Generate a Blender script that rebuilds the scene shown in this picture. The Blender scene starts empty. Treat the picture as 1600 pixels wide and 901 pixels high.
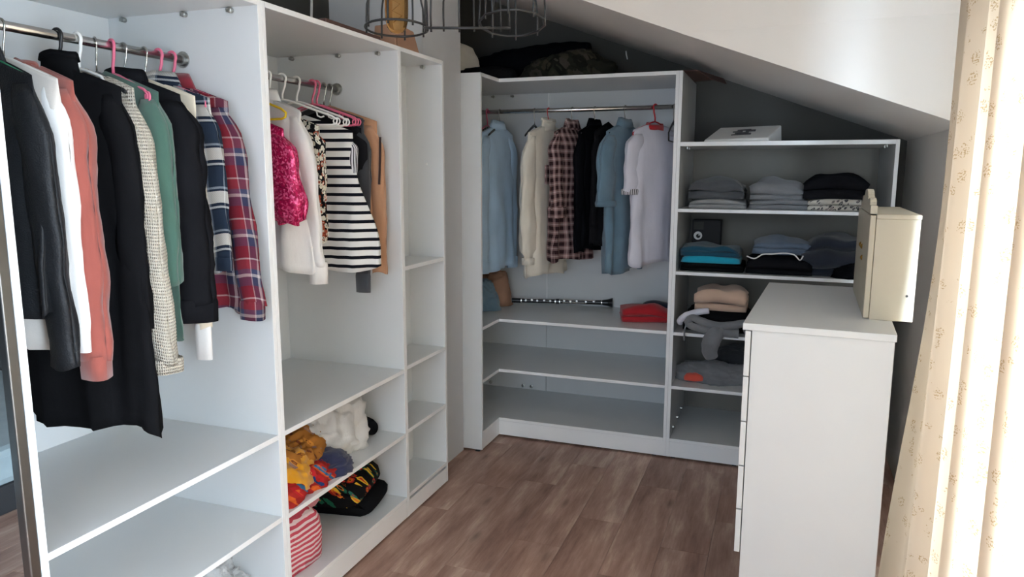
import bpy, bmesh, math, random
from mathutils import Vector, Matrix, noise
from math import sin, cos, pi, radians as R

scene = bpy.context.scene
COL = scene.collection
rnd = random.Random(7)

# ---------------------------------------------------------------- camera
F_PX = 1142.05
YAW, PITCH, ROLL = 0.3509, -0.1555, 0.0024
cam_data = bpy.data.cameras.new('camera')
cam_data.sensor_width = 36.0
cam_data.lens = F_PX / 1600 * 36
cam_data.clip_start = 0.02
cam = bpy.data.objects.new('camera', cam_data)
COL.objects.link(cam)
fw = Vector((-sin(YAW) * cos(PITCH), cos(YAW) * cos(PITCH), sin(PITCH)))
rt = Vector((cos(YAW), sin(YAW), 0))
up = rt.cross(fw)
r2 = rt * cos(ROLL) + up * sin(ROLL)
u2 = -rt * sin(ROLL) + up * cos(ROLL)
mw = Matrix((r2, u2, -fw)).transposed().to_4x4()
mw.translation = Vector((1.5354, 0, 1.5749))
cam.matrix_world = mw
scene.camera = cam

# ---------------------------------------------------------------- world, light, exposure
world = bpy.data.worlds.new('overcast_sky')
scene.world = world
world.use_nodes = True
bgn = world.node_tree.nodes['Background']
bgn.inputs[0].default_value = (0.80, 0.90, 1.0, 1)
bgn.inputs[1].default_value = 0.6


def area(name, loc, rot, sx, sy, power, col):
    d = bpy.data.lights.new(name, 'AREA')
    d.shape = 'RECTANGLE'
    d.size, d.size_y = sx, sy
    d.energy = power
    d.color = col
    o = bpy.data.objects.new(name, d)
    o.location = loc
    o.rotation_euler = rot
    COL.objects.link(o)
    return o


# daylight falling through the big balcony window; the curtain covers its far part only
area('daylight_balcony', (2.75, 0.60, 1.45), (0, R(84), 0), 2.2, 2.7, 640, (0.69, 0.85, 1.02))
area('daylight_rear', (0.9, -2.2, 1.9), (R(72), 0, 0), 2.6, 1.8, 36, (0.68, 0.84, 1.02))

vs = scene.view_settings
vs.view_transform = 'Standard'
vs.look = 'None'
vs.gamma = 1.0
vs.use_curve_mapping = False
vs.exposure = 1.22
scene.cycles.max_bounces = 10
scene.cycles.diffuse_bounces = 6
scene.cycles.glossy_bounces = 4
scene.cycles.transmission_bounces = 8
scene.cycles.sample_clamp_indirect = 6.0
scene.cycles.use_denoising = True


# ---------------------------------------------------------------- node helpers
class NT:
    def __init__(self, name):
        self.m = bpy.data.materials.new(name)
        self.m.use_nodes = True
        self.t = self.m.node_tree
        self.b = self.t.nodes['Principled BSDF']

    def n(self, typ, **kw):
        nd = self.t.nodes.new('ShaderNode' + typ)
        for k, v in kw.items():
            if k.startswith('i_'):
                self.put(nd.inputs[k[2:].replace('_', ' ')], v)
            elif k[0] == 'i' and k[1:].isdigit():
                self.put(nd.inputs[int(k[1:])], v)
            else:
                setattr(nd, k, v)
        return nd

    def put(self, sock, v):
        if isinstance(v, bpy.types.NodeSocket):
            self.t.links.new(v, sock)
        elif isinstance(v, bpy.types.Node):
            self.t.links.new(v.outputs[0], sock)
        else:
            if isinstance(v, tuple) and len(v) == 3 and sock.type == 'RGBA':
                v = (*v, 1)
            sock.default_value = v

    def math(self, op, a, b=0.0, c=0.0):
        return self.n('Math', operation=op, i0=a, i1=b, i2=c).outputs[0]

    def mix(self, fac, a, b, blend='MIX'):
        nd = self.t.nodes.new('ShaderNodeMix')
        nd.data_type = 'RGBA'
        nd.blend_type = blend
        self.put(nd.inputs['Factor'], fac)
        self.put(nd.inputs['A'], a)
        self.put(nd.inputs['B'], b)
        return nd.outputs['Result']

    def ramp(self, fac, stops, interp='LINEAR'):
        nd = self.t.nodes.new('ShaderNodeValToRGB')
        cr = nd.color_ramp
        cr.interpolation = interp
        while len(cr.elements) < len(stops):
            cr.elements.new(0.5)
        for e, (p, c) in zip(cr.elements, stops):
            e.position = p
            e.color = (*c, 1) if len(c) == 3 else c
        self.put(nd.inputs[0], fac)
        return nd.outputs[0]

    def noise(self, vec, scale, detail=3.0, rough=0.55, out='Fac'):
        return self.n('TexNoise', i_Vector=vec, i_Scale=scale, i_Detail=detail, i_Roughness=rough).outputs[out]

    def coord(self, which='Object'):
        return self.n('TexCoord').outputs[which]

    def bump(self, h, strength=0.3, dist=0.01):
        nd = self.n('Bump', i_Strength=strength, i_Distance=dist, i_Height=h)
        self.t.links.new(nd.outputs[0], self.b.inputs['Normal'])

    def set(self, **kw):
        for k, v in kw.items():
            self.put(self.b.inputs[k.replace('_', ' ')], v)
        return self.m


def g(r, gg=None, b=None):
    """sRGB 0-255 to linear"""
    def c(v):
        v /= 255.0
        return v / 12.92 if v <= 0.04045 else ((v + 0.055) / 1.055) ** 2.4
    if gg is None:
        gg = b = r
    return (c(r), c(gg), c(b))


def plain(name, col, rough=0.5, metal=0.0, var=0.04, scale=8.0, bump=0.0, bscale=60.0, **kw):
    t = NT(name)
    co = t.coord()
    nz = t.noise(co, scale, 4.0)
    lo = tuple(max(0, c * (1 - var)) for c in col)
    hi = tuple(min(1, c * (1 + var)) for c in col)
    t.set(Base_Color=t.ramp(nz, [(0.3, lo), (0.7, hi)]), Roughness=rough, Metallic=metal, **kw)
    if bump:
        t.bump(t.noise(co, bscale, 2.0), bump, 0.003)
    return t.m


def fabric(name, col, var=0.12, rough=0.92, weave=900.0, bump=0.25, sheen=0.25, crease=0.35):
    spec = 0.2 if max(col) > 0.02 else 0.03
    sheen = sheen if max(col) > 0.02 else 0.0
    t = NT(name)
    co = t.coord()
    big = t.noise(co, 9.0, 4.0)
    lo = tuple(c * (1 - var) for c in col)
    hi = tuple(min(1, c * (1 + var)) for c in col)
    t.set(Base_Color=t.ramp(big, [(0.3, lo), (0.7, hi)]), Roughness=rough)
    t.b.inputs['Sheen Weight'].default_value = sheen
    t.b.inputs['Sheen Roughness'].default_value = 0.6
    t.b.inputs['Specular IOR Level'].default_value = spec
    fine = t.noise(co, weave * 0.35, 2.0)
    soft = t.noise(t.n('Mapping', i_Vector=co, i_Scale=(1, 1, 0.35)).outputs[0], 22.0, 3.0)
    h = t.math('ADD', t.math('MULTIPLY', fine, 0.12), t.math('MULTIPLY', soft, crease * 2))
    t.bump(h, bump, 0.012)
    return t.m


def uv_split(t, su=1.0, sv=1.0):
    s = t.n('SeparateXYZ', i_Vector=t.coord('UV'))
    return t.math('MULTIPLY', s.outputs[0], su), t.math('MULTIPLY', s.outputs[1], sv)


def cloth_finish(t, rough=0.92):
    t.set(Roughness=rough)
    t.b.inputs['Specular IOR Level'].default_value = 0.15
    co = t.coord()
    t.bump(t.math('ADD', t.math('MULTIPLY', t.noise(co, 300, 2.0), 0.12), t.math('MULTIPLY', t.noise(co, 20, 3.0), 0.6)), 0.22, 0.012)
    return t.m


def plaid(name, base, ustops, vstops, period=0.075, mixf=0.5):
    t = NT(name)
    u, v = uv_split(t, 1 / period, 1 / period)
    cu = t.ramp(t.math('FRACT', u), ustops, 'CONSTANT')
    cv = t.ramp(t.math('FRACT', v), vstops, 'CONSTANT')
    c = t.mix(mixf, cu, cv)
    tw = t.math('FRACT', t.math('MULTIPLY', t.math('ADD', u, v), 16.0))
    c = t.mix(t.math('MULTIPLY', t.math('GREATER_THAN', tw, 0.5), 0.12), c, base)
    t.set(Base_Color=c)
    return cloth_finish(t)


def stripes(name, a, b, period, duty, axis='v', skew=0.0):
    t = NT(name)
    u, v = uv_split(t)
    w = t.math('ADD', v if axis == 'v' else u, t.math('MULTIPLY', u if axis == 'v' else v, skew))
    f = t.math('FRACT', t.math('MULTIPLY', w, 1 / period))
    k = t.math('LESS_THAN', f, duty)
    t.set(Base_Color=t.mix(k, a, b))
    return cloth_finish(t)


def spots(name, ground, cols, scale, size, ring=None):
    """printed flowers: voronoi cells, each with a petal disc and an eye"""
    t = NT(name)
    uv = t.n('Mapping', i_Vector=t.coord('UV'), i_Scale=(1, 1, 1)).outputs[0]
    vn = t.n('TexVoronoi', i_Vector=uv, i_Scale=scale, i_Randomness=0.9)
    d = vn.outputs['Distance']
    cell = t.n('SeparateColor', i_Color=vn.outputs['Color'])
    wob = t.noise(uv, scale * 3.5, 2.0)
    dd = t.math('ADD', d, t.math('MULTIPLY', t.math('SUBTRACT', wob, 0.5), 0.35))
    pick = t.ramp(cell.outputs[0], [(i / len(cols), c) for i, c in enumerate(cols)], 'CONSTANT')
    inner = t.ramp(cell.outputs[1], [(i / len(cols), c) for i, c in enumerate(cols[::-1])], 'CONSTANT')
    c = t.mix(t.math('LESS_THAN', dd, size), ground, pick)
    c = t.mix(t.math('LESS_THAN', dd, size * 0.62), c, inner)
    c = t.mix(t.math('LESS_THAN', dd, size * 0.36), c, ground if ring is None else ring)
    t.set(Base_Color=c)
    return cloth_finish(t)


# ---------------------------------------------------------------- materials
M = {}
t = NT('white_melamine')
co = t.coord()
t.set(Base_Color=t.ramp(t.noise(co, 3.0, 5.0), [(0.3, (0.66, 0.68, 0.69)), (0.7, (0.68, 0.70, 0.705))]), Roughness=0.28)
t.bump(t.noise(co, 260.0, 2.0), 0.03, 0.002)
M['panel'] = t.m
M['door'] = plain('white_lacquered_board', (0.60, 0.62, 0.635), 0.35, var=0.015, scale=4)
M['edge'] = plain('edge_band_brightened', (0.86, 0.87, 0.875), 0.4, var=0.01)  # edge band made whiter than the faces, imitating window light on front edges
M['cream_board'] = plain('cream_lacquer', g(176, 168, 150), 0.45, var=0.02, scale=4)
M['chrome'] = plain('brushed_chrome', (0.62, 0.61, 0.59), 0.22, 1.0, var=0.08, scale=30)
M['zinc'] = plain('zinc_fitting', (0.42, 0.42, 0.40), 0.35, 1.0, var=0.2, scale=90)
M['alu'] = plain('mirror_frame_aluminium', (0.22, 0.22, 0.22), 0.3, 1.0, var=0.08)
M['black_metal'] = plain('black_painted_wire', (0.012, 0.012, 0.013), 0.4, var=0.2)
M['unit_wall_lit'] = plain('alcove_wall_lit_tone', (0.22, 0.205, 0.18), 0.7)  # lighter version of the alcove wall colour, for where less shade falls
M['dark_gap'] = plain('dark_board', (0.02, 0.02, 0.022), 0.8)
M['mirror'] = plain('mirror_glass', (0.62, 0.64, 0.64), 0.02, 1.0, var=0.01)


def wall_mat(name, col, rough=0.85):
    t = NT(name)
    co = t.coord()
    t.set(Base_Color=t.ramp(t.noise(co, 1.7, 5.0), [(0.3, tuple(c * 0.97 for c in col)), (0.7, col)]), Roughness=rough)
    t.bump(t.noise(co, 180.0, 3.0), 0.12, 0.002)
    return t.m


M['paint'] = wall_mat('wall_paint_warm_white', (0.82, 0.79, 0.75))
M['ceil'] = wall_mat('ceiling_paint', (0.80, 0.79, 0.77))
M['pier_paint'] = wall_mat('pier_paint_cool_grey', (0.60, 0.61, 0.625))
M['grey_paint'] = wall_mat('wall_paint_grey', (0.06, 0.058, 0.053))
M['niche_paint'] = wall_mat('wall_paint_dark_grey', (0.075, 0.073, 0.066))
M['hall_paint'] = wall_mat('hall_paint_charcoal', (0.06, 0.06, 0.058))

# wood look planks
t = NT('brown_wood_plank')
co = t.coord()
oi = t.n('ObjectInfo')
off = t.n('VectorMath', operation='SCALE', i_Vector=(7.3, 19.1, 3.7))
off.inputs['Scale'].default_value = 1.0
t.t.links.new(oi.outputs['Random'], off.inputs['Scale'])
p0 = t.n('VectorMath', operation='ADD', i0=co, i1=off.outputs[0]).outputs[0]
st = t.n('Mapping', i_Vector=p0, i_Scale=(4.6, 0.8, 1)).outputs[0]
g1 = t.noise(st, 2.2, 7.0, 0.62)
st2 = t.n('Mapping', i_Vector=p0, i_Scale=(42.0, 2.0, 1)).outputs[0]
g2 = t.noise(st2, 3.0, 4.0, 0.6)
st3 = t.n('Mapping', i_Vector=p0, i_Scale=(5.0, 1.6, 1)).outputs[0]
kn = t.n('TexVoronoi', i_Vector=st3, i_Scale=1.5, i_Randomness=1.0).outputs['Distance']
c = t.ramp(g1, [(0.25, g(118, 86, 74)), (0.42, g(166, 130, 115)), (0.55, g(190, 156, 139)), (0.68, g(226, 198, 180))])
c = t.mix(t.math('MULTIPLY', g2, 0.45), c, g(92, 67, 57))
knf = t.ramp(kn, [(0.02, (1, 1, 1)), (0.16, (0, 0, 0))])
c = t.mix(t.math('MULTIPLY', knf, 0.55), c, g(64, 46, 39))
tone = t.ramp(oi.outputs['Random'], [(0.0, (0.90, 0.90, 0.90)), (1.0, (1.08, 1.07, 1.06))])
c = t.mix(1.0, c, tone, 'MULTIPLY')
t.set(Base_Color=c, Roughness=t.ramp(g2, [(0.3, (0.42,) * 3), (0.7, (0.55,) * 3)]))
t.bump(t.math('ADD', g1, t.math('MULTIPLY', g2, 0.5)), 0.12, 0.004)
M['plank'] = t.m
M['grout'] = plain('floor_base', g(118, 92, 80), 0.8)

# patterned curtain that lets daylight through
t = NT('cream_curtain_fabric')
uv = t.coord('UV')
clu = t.n('Mapping', i_Vector=uv, i_Scale=(1.0, 1.0, 1)).outputs[0]
v1 = t.n('TexVoronoi', i_Vector=clu, i_Scale=21.0, i_Randomness=0.7)
d1 = t.math('ADD', v1.outputs['Distance'], t.math('MULTIPLY', t.math('SUBTRACT', t.noise(clu, 60, 2.0), 0.5), 0.55))
spray = t.math('LESS_THAN', d1, 0.36)
leafy = t.math('GREATER_THAN', t.noise(t.n('Mapping', i_Vector=uv, i_Scale=(1, 1.5, 1)).outputs[0], 150, 2.0), 0.54)
gate = t.math('GREATER_THAN', t.n('SeparateColor', i_Color=v1.outputs['Color']).outputs[0], 0.15)
pat = t.math('MULTIPLY', t.math('MULTIPLY', spray, leafy), gate)
base = t.mix(t.noise(clu, 3.0), g(238, 220, 196), g(245, 231, 212))
c = t.mix(t.math('MULTIPLY', pat, 0.75), base, g(190, 158, 108))
dif = t.n('BsdfDiffuse', i_Color=c)
trn = t.n('BsdfTranslucent', i_Color=t.mix(1.0, c, (0.26, 0.235, 0.205), 'MULTIPLY'))
mx = t.n('MixShader', i0=0.33, i1=dif.outputs[0], i2=trn.outputs[0])
t.t.links.new(mx.outputs[0], t.t.nodes['Material Output'].inputs['Surface'])
M['curtain'] = t.m

t = NT('window_glass')
t.set(Base_Color=(1, 1, 1), Roughness=0.0)
tr = t.n('BsdfTransparent')
gl = t.n('BsdfGlossy', i_Roughness=0.02)
mx = t.n('MixShader', i0=0.06, i1=tr.outputs[0], i2=gl.outputs[0])
t.t.links.new(mx.outputs[0], t.t.nodes['Material Output'].inputs['Surface'])
M['glass'] = t.m

t = NT('amber_bulb_glass')
t.set(Base_Color=g(246, 190, 120), Roughness=0.03, Transmission_Weight=0.97, IOR=1.12)
M['amber'] = t.m

t = NT('clear_plastic_bag')
t.set(Base_Color=(0.9, 0.92, 0.93), Roughness=0.22, Alpha=0.45)
t.bump(t.noise(t.coord(), 26, 5.0), 0.9, 0.03)
M['bag_plastic'] = t.m

# plastics
for k, c in dict(white=(0.82, 0.82, 0.80), pink=g(222, 108, 138), black=(0.015, 0.015, 0.016), yellow=g(232, 196, 40),
                 green=g(38, 140, 100), red=g(190, 40, 50), grey=g(120, 120, 118)).items():
    M['pl_' + k] = plain('plastic_' + k, c, 0.35, var=0.03)
M['wire'] = plain('hanger_wire_steel', (0.5, 0.5, 0.48), 0.25, 1.0)
M['brass'] = plain('brass_bead', g(150, 116, 60), 0.3, 1.0)

# cloths
M['leather'] = NT('black_leather')
t = M['leather']
co = t.coord()
t.set(Base_Color=(0.010, 0.011, 0.013), Roughness=0.58)
t.b.inputs['Specular IOR Level'].default_value = 0.3
t.bump(t.math('ADD', t.math('MULTIPLY', t.n('TexVoronoi', i_Vector=co, i_Scale=240.0).outputs['Distance'], 0.15), t.noise(co, 14, 4.0)), 0.35, 0.012)
M['leather'] = t.m
M['white_cloth'] = fabric('white_cotton', (0.80, 0.79, 0.77), 0.03)
M['sheer_white'] = fabric('off_white_chiffon', g(205, 198, 190), 0.05)
M['terracotta'] = fabric('terracotta_satin_knit', g(146, 76, 66), 0.08, rough=0.85)
M['black_cloth'] = fabric('black_crepe', (0.0085, 0.0085, 0.0095), 0.1, sheen=0.05)
M['black_knit'] = fabric('black_jersey', (0.011, 0.011, 0.013), 0.1, sheen=0.06)
M['charcoal'] = fabric('charcoal_jersey', g(52, 54, 58), 0.1)
M['green'] = fabric('sage_green_viscose', g(66, 98, 86), 0.08)
M['cream'] = fabric('cream_wool', g(224, 212, 190), 0.06)
M['offwhite'] = fabric('off_white_linen', g(222, 216, 202), 0.05)
M['tan'] = fabric('camel_wool', g(184, 138, 106), 0.08)
M['brown_trim'] = fabric('dark_brown_piping', g(58, 34, 28), 0.1)
M['light_blue'] = fabric('pale_blue_poplin', g(170, 198, 222), 0.05)
M['denim'] = fabric('washed_chambray', g(104, 132, 150), 0.12)
M['dark_denim'] = fabric('dark_blue_denim', g(32, 38, 50), 0.2)
M['mid_denim'] = fabric('faded_blue_denim', g(98, 114, 134), 0.2)
M['lilac_white'] = fabric('cool_white_pique', g(214, 214, 226), 0.03)
M['red_cloth'] = fabric('red_cotton', g(176, 30, 40), 0.1)
M['navy_cloth'] = fabric('navy_cotton', g(34, 38, 58), 0.1)
M['dark_navy'] = fabric('near_black_navy_nylon', g(13, 14, 18), 0.15, rough=0.8, sheen=0.05)
M['grey_knit'] = fabric('grey_melange_jersey', g(120, 121, 124), 0.14)
M['dark_grey_knit'] = fabric('dark_grey_jersey', g(84, 86, 90), 0.14)
M['pale_grey'] = fabric('pale_grey_jersey', g(150, 150, 150), 0.12)
M['teal'] = fabric('dark_teal_cotton', g(20, 74, 96), 0.12)
M['cyan'] = fabric('turquoise_cotton', g(20, 160, 190), 0.08)
M['beige'] = fabric('beige_sweatshirt_fleece', g(206, 176, 154), 0.06)
M['mustard'] = fabric('mustard_scarf_cotton', g(212, 148, 28), 0.14)
M['ochre'] = spots('ochre_paisley_print', g(170, 112, 50), [g(206, 140, 60), g(120, 66, 40), g(150, 120, 110)], 34, 0.4)
M['teal_print'] = spots('teal_scarf_print', g(24, 100, 122), [g(40, 150, 160), g(30, 50, 120), g(30, 120, 150)], 26, 0.45)
M['red_blue'] = spots('red_and_blue_scarf_print', g(168, 44, 40), [g(40, 60, 110), g(214, 96, 40), g(60, 110, 150), g(190, 40, 44)], 26, 0.5)
M['navy_scarf'] = fabric('navy_scarf_cotton', g(42, 46, 74), 0.15)
M['pink_cloth'] = fabric('salmon_pink_cotton', g(222, 132, 142), 0.05)
M['coral'] = fabric('coral_print_patch', g(214, 84, 66), 0.06)
M['fluffy'] = fabric('white_terry_fleece', (0.62, 0.61, 0.59), 0.04, bump=0.6)
M['rib_grey'] = fabric('slate_grey_rib', g(66, 70, 76), 0.12)
M['burgundy'] = fabric('wine_red_flannel', g(120, 30, 44), 0.12)

M['navy_plaid'] = plaid('navy_and_white_plaid', g(30, 44, 66),
    [(0, g(36, 46, 62)), (0.42, g(150, 160, 170)), (0.47, g(38, 48, 64)), (0.52, g(222, 220, 214)), (0.86, g(120, 132, 148)), (0.92, g(36, 46, 60))],
    [(0, g(36, 46, 62)), (0.36, g(16, 22, 36)), (0.40, g(206, 208, 206)), (0.45, g(20, 26, 42)), (0.52, g(226, 222, 214)), (0.80, g(20, 28, 44)), (0.85, g(150, 160, 170)), (0.9, g(36, 46, 60))], 0.13, 0.55)
M['red_plaid'] = plaid('red_navy_and_cream_plaid', g(96, 34, 44),
    [(0, g(122, 34, 46)), (0.34, g(176, 150, 152)), (0.38, g(40, 48, 72)), (0.62, g(176, 168, 170)), (0.72, g(56, 66, 92)), (0.88, g(112, 34, 46))],
    [(0, g(112, 32, 44)), (0.3, g(52, 60, 86)), (0.52, g(186, 178, 176)), (0.60, g(64, 74, 102)), (0.72, g(134, 50, 58)), (0.96, g(190, 172, 170))], 0.125, 0.5)
M['brown_plaid'] = plaid('brown_and_pink_check', g(72, 48, 48),
    [(0, g(50, 32, 34)), (0.46, g(160, 130, 130)), (0.66, g(206, 182, 180)), (0.8, g(160, 130, 130))],
    [(0, g(46, 30, 34)), (0.46, g(156, 126, 124)), (0.66, g(204, 180, 176)), (0.8, g(156, 126, 124))], 0.046, 0.5)
M['bw_stripe'] = stripes('white_with_black_stripes', g(226, 226, 224), g(18, 20, 30), 0.036, 0.36)
M['bw_stripe_fine'] = stripes('fine_grey_white_stripes', g(220, 220, 224), g(50, 50, 60), 0.013, 0.4, 'u')
M['pink_stripe'] = stripes('white_and_red_pink_stripes', g(238, 214, 214), g(206, 84, 100), 0.0195, 0.55, 'v', 0.06)
M['floral_dark'] = spots('black_flower_print', g(14, 14, 16), [g(220, 120, 36), g(30, 96, 70), g(226, 180, 50), g(190, 50, 40), g(40, 100, 84)], 25, 0.40, g(16, 14, 14))
M['floral_small'] = spots('black_and_cream_blossom_print', g(20, 20, 24), [g(220, 214, 196), g(210, 204, 190), g(170, 84, 60), g(230, 226, 212)], 52, 0.55)
M['pale_floral'] = spots('cream_and_grey_print', g(196, 190, 180), [g(80, 76, 76), g(150, 140, 136), g(60, 60, 64)], 50, 0.4)
M['camo'] = spots('olive_camouflage', g(34, 34, 28), [g(54, 52, 42), g(24, 24, 20), g(44, 46, 36), g(60, 56, 50)], 16, 0.6, g(40, 40, 34))

t = NT('magenta_sequins')
vn = t.n('TexVoronoi', i_Vector=t.coord('UV'), i_Scale=150.0)
cs = t.n('SeparateColor', i_Color=vn.outputs['Color'])
t.set(Base_Color=t.ramp(cs.outputs[0], [(0, g(150, 6, 62)), (0.6, g(206, 16, 92)), (0.95, g(246, 120, 170))]), Roughness=0.32, Metallic=0.35)
t.bump(cs.outputs[1], 0.9, 0.006)
M['sequin'] = t.m

t = NT('cream_crochet')
u, v = uv_split(t, 150.0, 110.0)
su = t.math('ABSOLUTE', t.math('SINE', t.math('MULTIPLY', u, 3.1416)))
sv = t.math('ABSOLUTE', t.math('SINE', t.math('MULTIPLY', v, 3.1416)))
holes = t.math('MULTIPLY', su, sv)
rows = t.noise(t.n('Mapping', i_Vector=t.coord('UV'), i_Scale=(60, 18, 1)).outputs[0], 1.0, 3.0)
hole = t.math('GREATER_THAN', t.math('MULTIPLY', holes, t.math('ADD', rows, 0.35)), 0.62)
t.set(Base_Color=t.mix(hole, t.ramp(rows, [(0.3, g(196, 188, 172)), (0.7, g(226, 218, 204))]), g(134, 127, 116)), Roughness=0.95)
t.bump(t.math('ADD', t.math('MULTIPLY', holes, -0.8), rows), 0.8, 0.006)
M['crochet'] = t.m
M['bed_cloth'] = fabric('blue_grey_bedspread', g(150, 165, 170), 0.1)
M['kraft'] = plain('brown_kraft_card', g(160, 122, 98), 0.8, var=0.08)
M['dark_card'] = plain('dark_brown_card', g(88, 62, 56), 0.75, var=0.1)
M['paper'] = plain('white_wrapping_paper', (0.72, 0.72, 0.70), 0.7, var=0.04)
M['ink'] = plain('grey_print_ink', (0.05, 0.05, 0.055), 0.7)
M['clarinet'] = plain('ebony_clarinet_body', (0.012, 0.012, 0.013), 0.3)
M['silver'] = plain('silver_keywork', (0.75, 0.74, 0.72), 0.2, 1.0)
M['white_card'] = plain('white_print', (0.8, 0.8, 0.8), 0.6)


# ---------------------------------------------------------------- object helpers
def link(name, verts, faces, mat, parent=None, smooth=False, uvs=None, origin=None, bevel=0.0):
    me = bpy.data.meshes.new(name)
    if origin is not None:
        ox, oy, oz = origin
        verts = [(v[0] - ox, v[1] - oy, v[2] - oz) for v in verts]
    me.from_pydata([tuple(v) for v in verts], [], faces)
    if uvs is not None:
        ul = me.uv_layers.new(name='UVMap')
        for lp in me.loops:
            ul.data[lp.index].uv = uvs[lp.vertex_index]
    bm = bmesh.new()
    bm.from_mesh(me)
    bmesh.ops.recalc_face_normals(bm, faces=bm.faces)
    bm.to_mesh(me)
    bm.free()
    if smooth:
        for p in me.polygons:
            p.use_smooth = True
    me.materials.append(mat)
    o = bpy.data.objects.new(name, me)
    COL.objects.link(o)
    if parent is not None:
        o.parent = parent
    if bevel:
        b = o.modifiers.new('bevel', 'BEVEL')
        b.width = bevel
        b.segments = 2
        b.limit_method = 'ANGLE'
    return o


def tag(o, label, cat, group=None):
    o['label'] = label
    o['category'] = cat
    if group:
        o['group'] = group
    return o


def thing(name, label, cat, loc=(0, 0, 0), rotz=0.0, group=None):
    o = bpy.data.objects.new(name, None)
    o.empty_display_size = 0.05
    o.location = loc
    o.rotation_euler = (0, 0, rotz)
    COL.objects.link(o)
    return tag(o, label, cat, group)


def struct(o):
    o['kind'] = 'structure'
    return o


BF = [(0, 3, 2, 1), (4, 5, 6, 7), (0, 1, 5, 4), (1, 2, 6, 5), (2, 3, 7, 6), (3, 0, 4, 7)]


def boxv(x0, x1, y0, y1, z0, z1):
    return [(x0, y0, z0), (x1, y0, z0), (x1, y1, z0), (x0, y1, z0), (x0, y0, z1), (x1, y0, z1), (x1, y1, z1), (x0, y1, z1)]


def box(name, x0, x1, y0, y1, z0, z1, mat, parent=None, bevel=0.0015):
    """box in world metres, parented to an unrotated thing"""
    org = parent_loc(parent)
    c = ((x0 + x1) / 2, (y0 + y1) / 2, z0)
    o = link(name, boxv(x0, x1, y0, y1, z0, z1), BF, mat, parent, origin=c, bevel=bevel)
    if EDGE_ON[0] and mat is M['panel'] and name != 'back_panel':
        o.data.materials.append(M['edge'])
        for e_ in EDGE_ON[0]:
            o.data.polygons[EDGE_FACE[e_]].material_index = 1
    o.location = (c[0] - org[0], c[1] - org[1], c[2] - org[2])
    return o


EDGE_FACE = {'x+': 3, 'y-': 2, 'x-': 5, 'z+': 1}
EDGE_ON = [None]


def parent_loc(p):
    l = Vector((0, 0, 0))
    while p is not None:
        l += p.location
        p = p.parent
    return l


def merge(parts):
    V, F = [], []
    for v, f in parts:
        o = len(V)
        V += v
        F += [tuple(i + o for i in q) for q in f]
    return V, F


def prism(poly, z0, z1):
    n = len(poly)
    v = [(x, y, z0) for x, y in poly] + [(x, y, z1) for x, y in poly]
    f = [tuple(range(n))[::-1], tuple(range(n, 2 * n))]
    f += [(i, (i + 1) % n, n + (i + 1) % n, n + i) for i in range(n)]
    return v, f


def tube(pts, rad, sides=10, closed=False, cap=True, flat=None):
    """swept tube through pts; rad a number or list; flat=(a,b) scales the section"""
    pts = [Vector(p) for p in pts]
    n = len(pts)
    if not hasattr(rad, '__len__'):
        rad = [rad] * n
    V, F = [], []
    prev = None
    for i, p in enumerate(pts):
        if closed:
            d = pts[(i + 1) % n] - pts[i - 1]
        else:
            d = pts[min(i + 1, n - 1)] - pts[max(i - 1, 0)]
        d.normalize()
        if prev is None:
            a = Vector((0, 0, 1)) if abs(d.z) < 0.9 else Vector((0, 1, 0))
            a = (a - d * a.dot(d)).normalized()
        else:
            a = (prev - d * prev.dot(d)).normalized()
        prev = a
        b = d.cross(a)
        fa, fb = flat or (1, 1)
        for k in range(sides):
            t_ = 2 * pi * k / sides
            V.append(tuple(p + (a * cos(t_) * fa + b * sin(t_) * fb) * rad[i]))
    m = n if closed else n - 1
    for i in range(m):
        for k in range(sides):
            k2 = (k + 1) % sides
            j = (i + 1) % n
            F.append((i * sides + k, i * sides + k2, j * sides + k2, j * sides + k))
    if cap and not closed:
        F.append(tuple(range(sides))[::-1])
        F.append(tuple(range((n - 1) * sides, n * sides)))
    return V, F


def lathe(prof, sides=24, axis='z', center=(0, 0, 0)):
    V, F = [], []
    for r_, z in prof:
        for k in range(sides):
            t_ = 2 * pi * k / sides
            a, b = r_ * cos(t_), r_ * sin(t_)
            v = {'z': (a, b, z), 'y': (a, z, b), 'x': (z, a, b)}[axis]
            V.append((v[0] + center[0], v[1] + center[1], v[2] + center[2]))
    for i in range(len(prof) - 1):
        for k in range(sides):
            k2 = (k + 1) % sides
            F.append((i * sides + k, i * sides + k2, (i + 1) * sides + k2, (i + 1) * sides + k))
    F.append(tuple(range(sides)))
    F.append(tuple(range((len(prof) - 1) * sides, len(prof) * sides)))
    return V, F


def smoothstep(a, b, x):
    t_ = max(0.0, min(1.0, (x - a) / (b - a)))
    return t_ * t_ * (3 - 2 * t_)


def lerp(a, b, t_):
    return a + (b - a) * t_


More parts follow.
